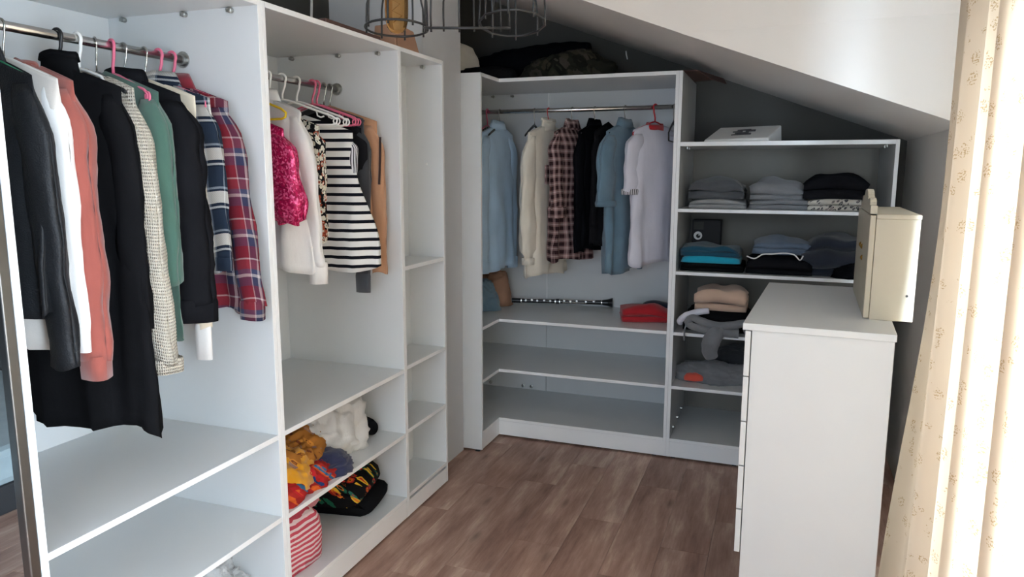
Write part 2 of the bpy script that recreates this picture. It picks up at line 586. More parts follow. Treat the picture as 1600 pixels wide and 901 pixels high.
# ---------------------------------------------------------------- the room shell
# floor base with separate planks laid along the room
fl = struct(box('floor', -3.2, 2.25, -1.75, 4.72, -0.06, -0.012, M['grout'], bevel=0))
PW, PL = 0.2, 0.9
plank_v = boxv(-PW / 2 + 0.0004, PW / 2 - 0.0004, -PL / 2 + 0.0006, PL / 2 - 0.0006, -0.012, 0.0)
pme = bpy.data.meshes.new('plank')
pb = bmesh.new()
vs_ = [pb.verts.new(v) for v in plank_v]
for q in BF:
    pb.faces.new([vs_[i] for i in q])
bmesh.ops.bevel(pb, geom=[e for e in pb.edges if all(v.co.z > -0.001 for v in e.verts)], offset=0.0007, segments=1, affect='EDGES')
bmesh.ops.recalc_face_normals(pb, faces=pb.faces)
pb.to_mesh(pme)
pb.free()
pme.materials.append(M['plank'])
ix = 0
x = 0.33 + 0.1 - 18 * PW
while x < 2.24:
    offy = [0.0, 0.30, 0.6, 0.15, 0.45, 0.78][ix % 6]
    y = 2.51 + offy - 5 * PL + PL / 2
    while y < 4.9:
        if (x > -0.75 or y < 1.3) and y - PL / 2 < 4.7:
            o = bpy.data.objects.new('plank', pme)
            o.location = (x, y, 0)
            COL.objects.link(o)
            o.parent = fl
            o.matrix_parent_inverse = Matrix.Translation(-fl.location)
        y += PL
    x += PW
    ix += 1

XK, ZK, SL = 2.17, 1.761, 0.372      # right wall, knee height, roof slope


def zroof(x):
    return ZK + SL * (XK - x)


CEIL = 2.62
XC = XK - (CEIL - ZK) / SL
struct(box('ceiling', -3.2, 2.30, -1.75, 3.25, CEIL, CEIL + 0.08, M['ceil'], bevel=0))
# sloping roof over the far alcove
v, f = merge([([(-0.75, 3.25, zroof(-0.75)), (XK + 0.13, 3.25, zroof(XK + 0.13)), (XK + 0.13, 4.72, zroof(XK + 0.13)), (-0.75, 4.72, zroof(-0.75)),
               (-0.75, 3.25, zroof(-0.75) + .09), (XK + 0.13, 3.25, zroof(XK + 0.13) + .09), (XK + 0.13, 4.72, zroof(XK + 0.13) + .09), (-0.75, 4.72, zroof(-0.75) + .09)], BF)])
struct(link('ceiling_slope', v, F := f, M['grey_paint'] if False else M['ceil']))
# vertical cheek of the dormer above the slope
XA_ = 1.10
Ac, Bc = (XA_, 3.245, zroof(XA_)), (XK, 3.245, 2.172)
v = [Ac, Bc, (XK, 3.245, ZK), (XC, 3.115, CEIL), (XK, 3.115, CEIL), (XC, 3.25, CEIL)]
struct(link('wall_dormer_cheek', v, [(0, 1, 2), (0, 3, 4, 1)], M['paint']))
struct(link('ceiling_slope_corner', [Ac, (XC, 3.115, CEIL), (XC, 3.2501, CEIL), (XA_, 3.2501, zroof(XA_))], [(0, 1, 2, 3)], M['ceil']))
# walls
struct(box('wall_left', -0.72, -0.62, 1.07, 3.244, 0, CEIL, M['grey_paint'], bevel=0))
struct(box('wall_left_pier', -0.75, -0.11, 3.2445, 3.689, 0, CEIL + 0.3, M['pier_paint'], bevel=0))
struct(box('wall_left_alcove', -0.75, -0.65, 3.689, 4.72, 0, 2.9, M['niche_paint'], bevel=0))
struct(box('wall_back', -0.75, XK + 0.13, 4.62, 4.72, 0, 2.9, M['niche_paint'], bevel=0))
struct(box('wall_hall', -3.2, -0.62, 1.07, 1.17, 0, CEIL, M['hall_paint'], bevel=0))
struct(box('wall_hall_end', -3.3, -3.2, -1.75, 1.17, 0, CEIL, M['hall_paint'], bevel=0))
# right wall, with the balcony window opening, and the low wall under the slope
WY0, WY1, WZ0, WZ1 = -0.62, 2.10, 0.06, 1.96
parts = [(boxv(XK, XK + .13, -1.75, WY0, 0, CEIL), BF), (boxv(XK, XK + .13, WY1, 3.25, 0, CEIL), BF),
         (boxv(XK, XK + .13, WY0, WY1, WZ1, CEIL), BF), (boxv(XK, XK + .13, WY0, WY1, 0, WZ0), BF)]
v, f = merge(parts)
struct(link('wall_right', v, f, M['paint']))
v = boxv(XK, XK + .13, 3.25, 4.72, 0, ZK)
struct(link('wall_right_knee', v, BF, M['paint']))
# wall behind the viewer, with its window opening
FX0, FX1, FZ0, FZ1 = -0.2, 2.0, 0.5, 2.3
parts = [(boxv(-3.2, FX0, -1.75, -1.62, 0, CEIL), BF), (boxv(FX1, XK, -1.75, -1.62, 0, CEIL), BF),
         (boxv(FX0, FX1, -1.75, -1.62, FZ1, CEIL), BF), (boxv(FX0, FX1, -1.75, -1.62, 0, FZ0), BF)]
v, f = merge(parts)
struct(link('wall_front', v, f, M['hall_paint']))


def window(name, along, a0, a1, z0, z1, c, mullions):
    """frame of bars in an opening; along 'y' (in a wall of constant x) or 'x'"""
    def bx(a, b, za, zb, d0=-0.03, d1=0.03):
        return (boxv(c + d0, c + d1, a, b, za, zb) if along == 'y' else boxv(a, b, c + d0, c + d1, za, zb))
    w = 0.055
    fr = [(bx(a0, a0 + w, z0, z1), BF), (bx(a1 - w, a1, z0, z1), BF), (bx(a0 + w, a1 - w, z0, z0 + w), BF), (bx(a0 + w, a1 - w, z1 - w, z1), BF)]
    for m in mullions:
        fr.append((bx(m - w / 2, m + w / 2, z0 + w, z1 - w), BF))
    v, f = merge(fr)
    root = struct(link(name, v, f, M['pl_white']))
    edges = [a0 + w] + list(mullions) + [a1 - w]
    for i in range(len(edges) - 1):
        link('pane', bx(edges[i], edges[i + 1], z0 + w, z1 - w, -0.003, 0.003), BF, M['glass'], root)
    return root


window('window_1', 'y', WY0, WY1, WZ0, WZ1, XK + 0.07, [0.29, 1.19])
window('window_2', 'x', FX0, FX1, FZ0, FZ1, -1.68, [0.9])
# ---------------------------------------------------------------- wardrobes
def cams(parent, pts, axis):
    """little zinc corner fittings under a top panel"""
    for (x, y, z) in pts:
        if axis == 'y':     # on a panel facing -y
            v, f = merge([lathe([(0.0075, 0), (0.0085, -0.004), (0.0085, -0.014), (0.006, -0.016)], 12, 'y', (x, y, z)),
                          (boxv(x - 0.016, x - 0.004, y - 0.010, y, z - 0.004, z + 0.006), BF)])
        else:
            v, f = lathe([(0.0075, 0), (0.0085, -0.004), (0.0085, -0.014), (0.006, -0.016)], 12, 'y', (x, y, z))
        org = parent_loc(parent)
        link('cam_fitting', v, f, M['zinc'], parent, origin=org, smooth=False)


def rod(parent, p0, p1, r_=0.0125):
    org = parent_loc(parent)
    n = 2
    v, f = tube([p0, p1], r_, 16)
    o = link('hanging_rod', v, f, M['chrome'], parent, origin=org, smooth=True)
    for p, s in ((p0, 1), (p1, -1)):
        d = (Vector(p1) - Vector(p0)).normalized() * s
        q = Vector(p)
        v, f = tube([q, q + d * 0.004, q + d * 0.004, q + d * 0.016], [0.026, 0.026, 0.019, 0.018], 16)
        link('rod_socket', v, f, M['zinc'], o, origin=org)
    return o


H = 2.10
D = 0.62


EDGE_ON[0] = ['x+']


def bay(label, y0, t0, y1, t1, depth, shelves, bottom, group):
    t = thing('open_wardrobe', label, 'wardrobe', (-depth / 2, (y0 + y1) / 2, 0), 0, group)
    x0 = -depth
    box('side_panel', x0, 0, y0, y0 + t0, 0.012, H, M['panel'], t)
    box('side_panel', x0, 0, y1 - t1, y1, 0.012, H, M['panel'], t)
    a, b = y0 + t0, y1 - t1
    box('top_panel', x0, 0, a, b, H - 0.018, H, M['panel'], t)
    box('back_panel', x0, x0 + 0.015, a, b, 0.05, H - 0.018, M['panel'], t)
    for z in shelves:
        box('shelf', x0 + 0.015, -0.001, a, b, z - 0.018, z, M['panel'], t)
    box('bottom_panel', x0 + 0.015, -0.001, a, b, bottom - 0.018, bottom, M['panel'], t)
    box('plinth', -0.022, -0.001, a, b, 0.012, bottom - 0.0185 if depth > 0.3 else bottom - 0.03, M['panel'], t)
    for yy in (y0 + 0.012, y1 - 0.012):
        for xx in (x0 + 0.03, -0.03):
            box('foot', xx - 0.012, xx + 0.012, yy - 0.010, yy + 0.010, 0, 0.012, M['dark_gap'], t, 0)
    return t


GB = 'open bays of the white wardrobe'
b1 = bay('white open wardrobe bay packed with dark and plaid clothes, widest bay', 1.084, 0.018, 1.9448, 0.018, D, [0.711, 0.4203], 0.11, GB)
b2 = bay('white open wardrobe bay with striped shirt above and scarves on its lower shelf', 1.9448, 0.018, 2.816, 0.0135, D, [0.7138, 0.4155], 0.1107, GB)
b3 = bay('narrow shallow white shelf bay standing empty beside the grey pier', 2.816, 0.0135, 3.2442, 0.018, 0.205, [1.1721, 0.7227, 0.427], 0.118, GB)
rod(b1, (-0.30, 1.102, 1.935), (-0.30, 1.9268, 1.935))
rod(b2, (-0.30, 1.9628, 1.935), (-0.30, 2.8025, 1.935))
cams(b1, [(-0.531, 1.9268, 2.072), (-0.277, 1.9268, 2.072), (-0.096, 1.9268, 2.072)], 'y')
cams(b2, [(-0.521, 2.8025, 2.072), (-0.282, 2.8025, 2.072), (-0.088, 2.8025, 2.072)], 'y')
cams(b3, [(-0.094, 3.2262, 2.072)], 'y')
v, f = lathe([(0.006, 0), (0.006, -0.004), (0.003, -0.006)], 10, 'y', (-0.085, 3.2262, 1.62))
link('peg', v, f, M['pl_white'], b3, origin=parent_loc(b3))

EDGE_ON[0] = ['x+', 'y-']
# corner unit: L shaped
XL, YP, YK, YB, XQ, ZT = 0.004, 3.691, 3.9674, 4.60, 0.9852, 2.105
XA = -0.62
cu = thing('corner_wardrobe', 'white L-shaped corner wardrobe with shirts on its rod, set in the dark alcove', 'wardrobe', (0.2, 4.2, 0))


def lshape(inset=0.0, xq=XQ):
    return [(XA + 0.016, YP + 0.018), (XL - inset, YP + 0.018), (XL - inset, YK + inset), (xq, YK + inset), (xq, YB - 0.008), (XA + 0.016, YB - 0.008)]


def lpanel(name, z0, z1, poly, mat=None):
    v, f = prism(poly, z0, z1)
    o = link(name, v, f, mat or M['panel'], cu, origin=(0.2, 4.2, 0), bevel=0.0015)
    o.data.materials.append(M['edge'])
    for p_ in o.data.polygons:
        if abs(p_.normal.z) < 0.5:
            p_.material_index = 1
    return o


EDGE_ON[0] = ['x+']
box('end_panel', XA, XL, YP, YP + 0.018, 0.012, ZT, M['panel'], cu)
EDGE_ON[0] = ['x+', 'y-']
EDGE_ON[0] = ['y-']
box('side_panel', XA, XA + 0.016, YP + 0.018, YB, 0.012, ZT, M['panel'], cu)
box('side_panel', XQ, XQ + 0.018, YK, YB, 0.012, ZT, M['panel'], cu)
EDGE_ON[0] = ['x+', 'y-']
lpanel('top_panel', ZT - 0.02, ZT, lshape())
lpanel('shelf', 0.7267 - 0.018, 0.7267, lshape(0.001))
lpanel('shelf', 0.4212 - 0.018, 0.4212, lshape(0.001))
lpanel('bottom_panel', 0.118 - 0.018, 0.118, lshape(0.001))
box('plinth', XL - 0.02, XL - 0.002, YP + 0.018, YK + 0.02, 0.012, 0.0995, M['panel'], cu)
box('plinth', XL - 0.002, XQ, YK + 0.002, YK + 0.02, 0.012, 0.0995, M['panel'], cu)
box('back_panel', XA + 0.016, 0.1005, YB - 0.008, YB, 0.05, ZT - 0.02, M['panel'], cu, 0.0008)
box('back_panel', 0.1035, XQ, YB - 0.008, YB, 0.05, ZT - 0.02, M['panel'], cu, 0.0008)
box('joint_strip', 0.098, 0.106, YB - 0.011, YB - 0.008, 0.7275, ZT - 0.02, M['edge'], cu, 0.0008)
rod(cu, (XA + 0.016, 4.23, 1.945), (XQ, 4.23, 1.945))
cams(cu, [(-0.275, YB - 0.008, 2.072), (-0.141, YB - 0.008, 2.072)], 'y')
for (x, y) in ((XA + .03, YP + .03), (XL - .03, YP + .014), (XL - .02, YK + .06), (0.3, YK + .03), (0.62, YK + .03), (XQ - .05, YK + .03), (XQ - .03, YB - .03), (XA + .03, YB - .03)):
    box('foot', x - 0.012, x + 0.012, y - 0.010, y + 0.010, 0, 0.012, M['dark_gap'], cu, 0)
for x in (-0.30, -0.06, 0.0):
    v, f = lathe([(0.012, 0), (0.012, -0.010), (0.006, -0.012)], 10, 'y', (x, YB - 0.008, 0.14))
    link('cam_fitting', v, f, M['zinc'], cu, origin=(0.2, 4.2, 0))

# shelf unit under the slope
EDGE_ON[0] = ['y-']
X0, X1 = XQ + 0.0181, 2.0509
su = thing('shelf_unit', 'white shelf unit stacked with folded clothes below the sloping ceiling', 'shelf', ((X0 + X1) / 2, 4.25, 0))
box('side_panel', X0, X0 + 0.018, YK, YB, 0.012, ZT, M['panel'], su)
box('side_panel', X1 - 0.018, X1, YK, YB, 0.012, 1.742, M['panel'], su)
a, b = X0 + 0.018, X1 - 0.018
box('top_panel', a, b, YK, YB, 1.742 - 0.022, 1.742, M['panel'], su)
for z in (1.394, 1.0582, 0.7245, 0.4218):
    box('shelf', a, b, YK + 0.001, YB - 0.008, z - 0.018, z, M['panel'], su)
box('bottom_panel', a, b, YK + 0.001, YB - 0.008, 0.10, 0.118, M['panel'], su)
box('plinth', a, b, YK + 0.002, YK + 0.02, 0.012, 0.0995, M['panel'], su)
box('back_panel', a, b, YB - 0.008, YB, 0.05, 1.72, M['unit_wall_lit'], su)  # added board, stands in for the less shaded wall behind the unit
for (x, y) in ((a + .02, YK + .03), (a + .35, YK + .03), (a + .7, YK + .03), (b - .02, YK + .03), (a + .02, YB - .03), (b - .02, YB - .03)):
    box('foot', x - 0.012, x + 0.012, y - 0.010, y + 0.010, 0, 0.012, M['dark_gap'], su, 0)
for (x, z0, zz) in ((a + 0.03, 1.712, 0), (b - 0.03, 1.712, 0)):
    for y in (4.03, 4.12):
        v, f = lathe([(0.006, 0), (0.006, -0.012), (0.004, -0.014)], 10, 'z', (x, y, 1.7195))
        link('cam_fitting', v, f, M['zinc'], su, origin=parent_loc(su))
for y in (4.08, 4.26, 4.44):
    v, f = lathe([(0.011, 0), (0.011, 0.010), (0.006, 0.012)], 10, 'x', (a, y, 0.15))
    link('cam_fitting', v, f, M['zinc'], su, origin=parent_loc(su))

EDGE_ON[0] = None
# standing mirror fixed to the end of the wardrobe
mr = thing('wall_mirror', 'tall mirror in a metal frame on the near end of the wardrobe', 'mirror', (-0.3, 1.066, 0.02))
mx0, mx1, my0, my1, mz0, mz1 = -0.60, 0.0, 1.058, 1.083, 0.02, 2.06
box('glass', mx0 + .02, mx1 - .025, my0 + .004, my1, mz0 + .02, mz1 - .02, M['mirror'], mr, 0)
box('frame', mx1 - .025, mx1, my0, my1, mz0, mz1, M['alu'], mr, 0.003)
box('frame', mx0, mx0 + .02, my0, my1, mz0, mz1, M['alu'], mr, 0.003)
box('frame', mx0 + .02, mx1 - .025, my0, my1, mz0, mz0 + .02, M['alu'], mr, 0.003)
box('frame', mx0 + .02, mx1 - .025, my0, my1, mz1 - .02, mz1, M['alu'], mr, 0.003)
# what the mirror shows: a low bed in the dim room beside
bd = thing('bed', 'low bed with blue-grey spread seen only in the tall mirror', 'bed', (-2.45, -0.4, 0))
box('base', -3.15, -1.78, -1.5, 0.9, 0.0, 0.14, M['dark_gap'], bd, 0.01)
box('mattress', -3.15, -1.76, -1.52, 0.92, 0.14, 0.32, M['bed_cloth'], bd, 0.04)

# ---------------------------------------------------------------- chest of drawers
DX, DY, DZ, DW, DD, DA = 1.4435, 2.3468, 1.1178, 0.4285, 0.9501, 0.0643
ch = thing('chest_of_drawers', 'white chest of drawers standing side-on next to the curtain', 'chest', (DX, DY, 0), -DA)


def cbox(name, x0, x1, y0, y1, z0, z1, mat, parent=ch, bevel=0.0015):
    return link(name, boxv(x0, x1, y0, y1, z0, z1), BF, mat, parent, bevel=bevel)


cbox('top_panel', 0, DW, 0, DD, DZ - 0.022, DZ, M['door'], bevel=0.002)
cbox('side_panel', 0.028, DW - 0.004, 0.006, 0.024, 0, DZ - 0.022, M['door'])
cbox('side_panel', 0.028, DW - 0.004, DD - 0.024, DD - 0.006, 0, DZ - 0.022, M['door'])
cbox('back_panel', DW - 0.012, DW - 0.004, 0.024, DD - 0.024, 0.03, DZ - 0.022, M['door'])
cbox('bottom_panel', 0.04, DW - 0.012, 0.024, DD - 0.024, 0.31, 0.328, M['door'])
cbox('plinth', 0.06, 0.078, 0.024, DD - 0.024, 0, 0.31, M['door'])
zs = [1.094, 0.946, 0.798, 0.650, 0.502, 0.352]
for i in range(5):
    d = cbox('drawer', 0.008, 0.025, 0.006, DD - 0.006, zs[i + 1] + 0.002, zs[i] - 0.002, M['door'], bevel=0.001)
    link('drawer_box', boxv(0.030, 0.38, 0.03, DD - 0.03, zs[i + 1] + 0.012, zs[i] - 0.03), BF, M['dark_gap'], d)
cbox('cap', DW * 0.80, DW * 0.80 + 0.012, 0.0035, 0.006, 0.262, 0.272, M['zinc'], bevel=0.001)

# cream cabinet on it, turned to the room, with a carved crest
cb = thing('small_cabinet', 'cream wooden cabinet with a scalloped crest standing on the chest of drawers', 'cabinet', (1.80, 2.547, DZ), -0.035)
CW, CD, CH = 0.142, 0.62, 0.335


def kbox(name, x0, x1, y0, y1, z0, z1, mat, parent=cb, bevel=0.0015):
    return link(name, boxv(x0, x1, y0, y1, z0, z1), BF, mat, parent, bevel=bevel)


kbox('body', 0.018, CW, 0, CD, 0, CH - 0.015, M['cream_board'])
kbox('top_panel', 0.018, CW + 0.002, -0.002, CD, CH - 0.015, CH, M['cream_board'], bevel=0.003)
kbox('door', 0, 0.017, 0.0, CD / 2 - 0.001, 0.004, CH - 0.004, M['cream_board'], bevel=0.003)
kbox('door', 0, 0.017, CD / 2 + 0.001, CD, 0.004, CH - 0.004, M['cream_board'], bevel=0.003)
# crest: scalloped board standing on the front edge
prof = [(0.015, 0)]
prof += [(0.015, 0.026), (0.06, 0.026)]
for k in range(9):
    a_ = pi - pi * k / 8
    prof.append((0.105 + 0.045 * cos(a_), 0.030 + 0.018 * sin(a_)))
prof += [(0.155, 0.052), (0.175, 0.052)]
for k in range(11):
    a_ = pi - pi * k / 10
    prof.append((0.255 + 0.08 * cos(a_), 0.052 + 0.022 * sin(a_)))
prof += [(0.335, 0.052), (0.355, 0.052)]
for k in range(9):
    a_ = pi - pi * k / 8
    prof.append((0.405 + 0.045 * cos(a_), 0.030 + 0.018 * sin(a_)))
prof += [(0.45, 0.026), (0.50, 0.026), (0.50, 0)]
n = len(prof)
v = [(0.0, y, CH + z) for y, z in prof] + [(0.02, y, CH + z) for y, z in prof]
f = [tuple(range(n)), tuple(range(n, 2 * n))[::-1]] + [(i, (i + 1) % n, n + (i + 1) % n, n + i) for i in range(n)]
link('crest', v, f, M['cream_board'], cb, bevel=0.001)
for (y, z) in ((0.27, 0.21), (0.35, 0.21), (0.23, 0.175)):
    v, f = lathe([(0.010, 0.0), (0.008, -0.004), (0.003, -0.007)], 10, 'x', (0.0, y, z))
    link('escutcheon', v, f, M['brass'], cb)
v, f = lathe([(0.004, 0.0), (0.004, -0.0015), (0.002, -0.002)], 10, 'y', (CW - 0.022, 0.0, 0.082))
link('screw_hole', v, f, M['dark_gap'], cb)

# ---------------------------------------------------------------- curtain and its rail
cy0, cy1, ctop = 0.15, 2.47, 2.085


def curtain_path():
    # gathered cloth seen from above: gentle waves, with deep tucks where it doubles back on itself
    P_ = []
    y = cy0
    off = 0.0
    for yc, w_ in ((0.42, 0.03), (0.70, 0.03), (0.95, 0.028), (1.20, 0.03), (1.43, 0.028), (1.68, 0.035), (1.98, 0.03), (2.24, 0.024), (cy1 + 1, 0)):
        end = min(yc + w_, cy1)
        while y < end:
            P_.append((y, off))
            y += 0.006
            off = max(0.0, off - 0.0022)
        if end == cy1:
            break
        for k in range(12):
            P_.append((end - 2 * w_ * k / 11, off + 0.022 * min(1, (k + 1) / 3)))
        y = yc - w_
        off = 0.044
    for _ in range(3):
        P_ = [P_[0]] + [((P_[k - 1][0] + 2 * P_[k][0] + P_[k + 1][0]) / 4, (P_[k - 1][1] + 2 * P_[k][1] + P_[k + 1][1]) / 4) for k in range(1, len(P_) - 1)] + [P_[-1]]
    return P_


CP = curtain_path()
NY, NZ = len(CP) - 1, 24
V, F, U = [], [], []
for j in range(NZ + 1):
    q = j / NZ
    z = ctop - q * (ctop - 0.015)
    arc = 0.0
    for i in range(NY + 1):
        y, ox = CP[i]
        if i:
            arc += math.hypot(y - CP[i - 1][0], ox - CP[i - 1][1])
        ph = y * 21.0 + 1.5 * sin(y * 6.0) + 0.5 * q * sin(3 * y)
        edge = smoothstep(cy1 - 0.30, cy1, y)
        amp = (0.015 + 0.007 * sin(y * 5.3 + 1) + 0.008 * q) * (1 - 0.5 * edge)
        x = 1.975 + amp * sin(ph) + ox
        x -= 0.075 * edge * smoothstep(0.25, 1.0, q) + 0.01 * q
        V.append((x, y + 0.012 * sin(2.2 * q + y * 9) * q - 0.02 * edge * sin(q * 5), z + 0.003 * sin(ph)))
        U.append((arc, z))
for j in range(NZ):
    for i in range(NY):
        a_ = j * (NY + 1) + i
        F.append((a_, a_ + 1, a_ + NY + 2, a_ + NY + 1))
ct = link('curtain', V, F, M['curtain'], None, True, U)
tag(ct, 'cream floor-length curtain with small brown sprigs drawn over the sunny window', 'curtain')
rl = thing('curtain_rail', 'white curtain rail above the cream sprigged curtain', 'rail', (1.985, 1.45, 2.1))
box('track', 1.955, 2.015, cy0 - 0.05, cy1 + 0.035, ctop + 0.004, ctop + 0.045, M['pl_white'], rl, 0.004)
for y in (0.4, 1.4, 2.3):
    box('bracket', 2.015, XK, y - 0.015, y + 0.015, ctop + 0.01, ctop + 0.03, M['pl_white'], rl, 0.002)


# ---------------------------------------------------------------- hangers
def hanger(label, hook, yaw, style='tubular', col='pl_white', hookmat=None, group=None, half=0.19, tilt=0.0):
    """loc = centre of the rod under the hook; local X runs along the shoulders"""
    t = thing('clothes_hanger', label, 'hanger', hook, yaw, group)
    rw = 0.0045 if style != 'wire' and hookmat is None else 0.0024
    if style == 'metalhook':
        rw = 0.002
    Rr = 0.0130 + rw
    pts = []
    for k in range(15):
        a_ = pi * 1.12 - (pi * 1.12 + 0.62) * k / 14
        pts.append((Rr * cos(a_) * 1.0, 0, Rr * sin(a_)))
    # from the right side of the rod sweep down to the neck
    x_, _, z_ = pts[-1]
    pts += [(x_ * 0.8, 0, z_ - 0.018), (x_ * 0.32, 0, z_ - 0.034), (0, 0, z_ - 0.048), (0, 0, -0.078)]
    v, f = tube(pts, rw, 8)
    link('hook', v, f, M[hookmat or col], t, smooth=True)
    zt, ze = -0.078, -0.078 - 0.33 * half
    if style in ('tubular', 'notched', 'wire'):
        w = 0.0042 if style != 'wire' else 0.002
        p = [(0, 0, zt), (0.03, 0, zt - 0.006), (half * 0.9, 0, ze + 0.008), (half, 0, ze - 0.006), (half * 0.985, 0, ze - 0.020), (half * 0.9, 0, ze - 0.026), (0, 0, ze - 0.020)]
        full = p[:-1] + [(0, 0, ze - 0.026)] + [(-a, b, c) for a, b, c in p[1:-1]][::-1]
        v, f = tube(full, w, 8, closed=True)
        link('shoulder_frame', v, f, M[col], t, smooth=True)
        if style == 'notched':
            for s in (-1, 1):
                q = [(s * half * 0.62, 0, -0.078 - 0.33 * half * 0.62), (s * half * 0.64, 0, -0.078 - 0.33 * half * 0.62 - 0.018), (s * half * 0.70, 0, -0.078 - 0.33 * half * 0.62 - 0.024), (s * half * 0.76, 0, -0.078 - 0.33 * half * 0.62 - 0.020)]
                v, f = tube(q, 0.003, 8)
                link('strap_hook', v, f, M[col], t, smooth=True)
                c_ = Vector((s * half * 0.99, 0, ze - 0.012))
                v, f = tube([c_ + Vector((0.013 * cos(2 * pi * k / 12), 0, 0.013 * sin(2 * pi * k / 12))) for k in range(12)], 0.003, 8, closed=True)
                link('end_loop', v, f, M[col], t, smooth=True)
    else:       # moulded flat shoulders
        pts, rad = [], []
        for k in range(-8, 9):
            q = k / 8
            pts.append((q * half, 0.004 * q * q, zt - 0.006 - 0.33 * half * abs(q) ** 1.1))
            rad.append(0.009 - 0.002 * abs(q) if abs(q) < 0.95 else 0.006)
        v, f = tube(pts, rad, 10, flat=(1.0, 0.55))
        link('shoulder_bar', v, f, M[col], t, smooth=True)
        if style == 'barred':
            v, f = tube([(-half * .9, 0, ze - 0.005), (-half * .85, 0, ze - 0.05), (half * .85, 0, ze - 0.05), (half * .9, 0, ze - 0.005)], 0.004, 8)
            link('trouser_bar', v, f, M[col], t, smooth=True)
    return t


# ---------------------------------------------------------------- hanging clothes
def sg(v, p):
    return math.copysign(abs(v) ** p, v)


def zsh(x):
    return -0.072 - 0.32 * abs(x)


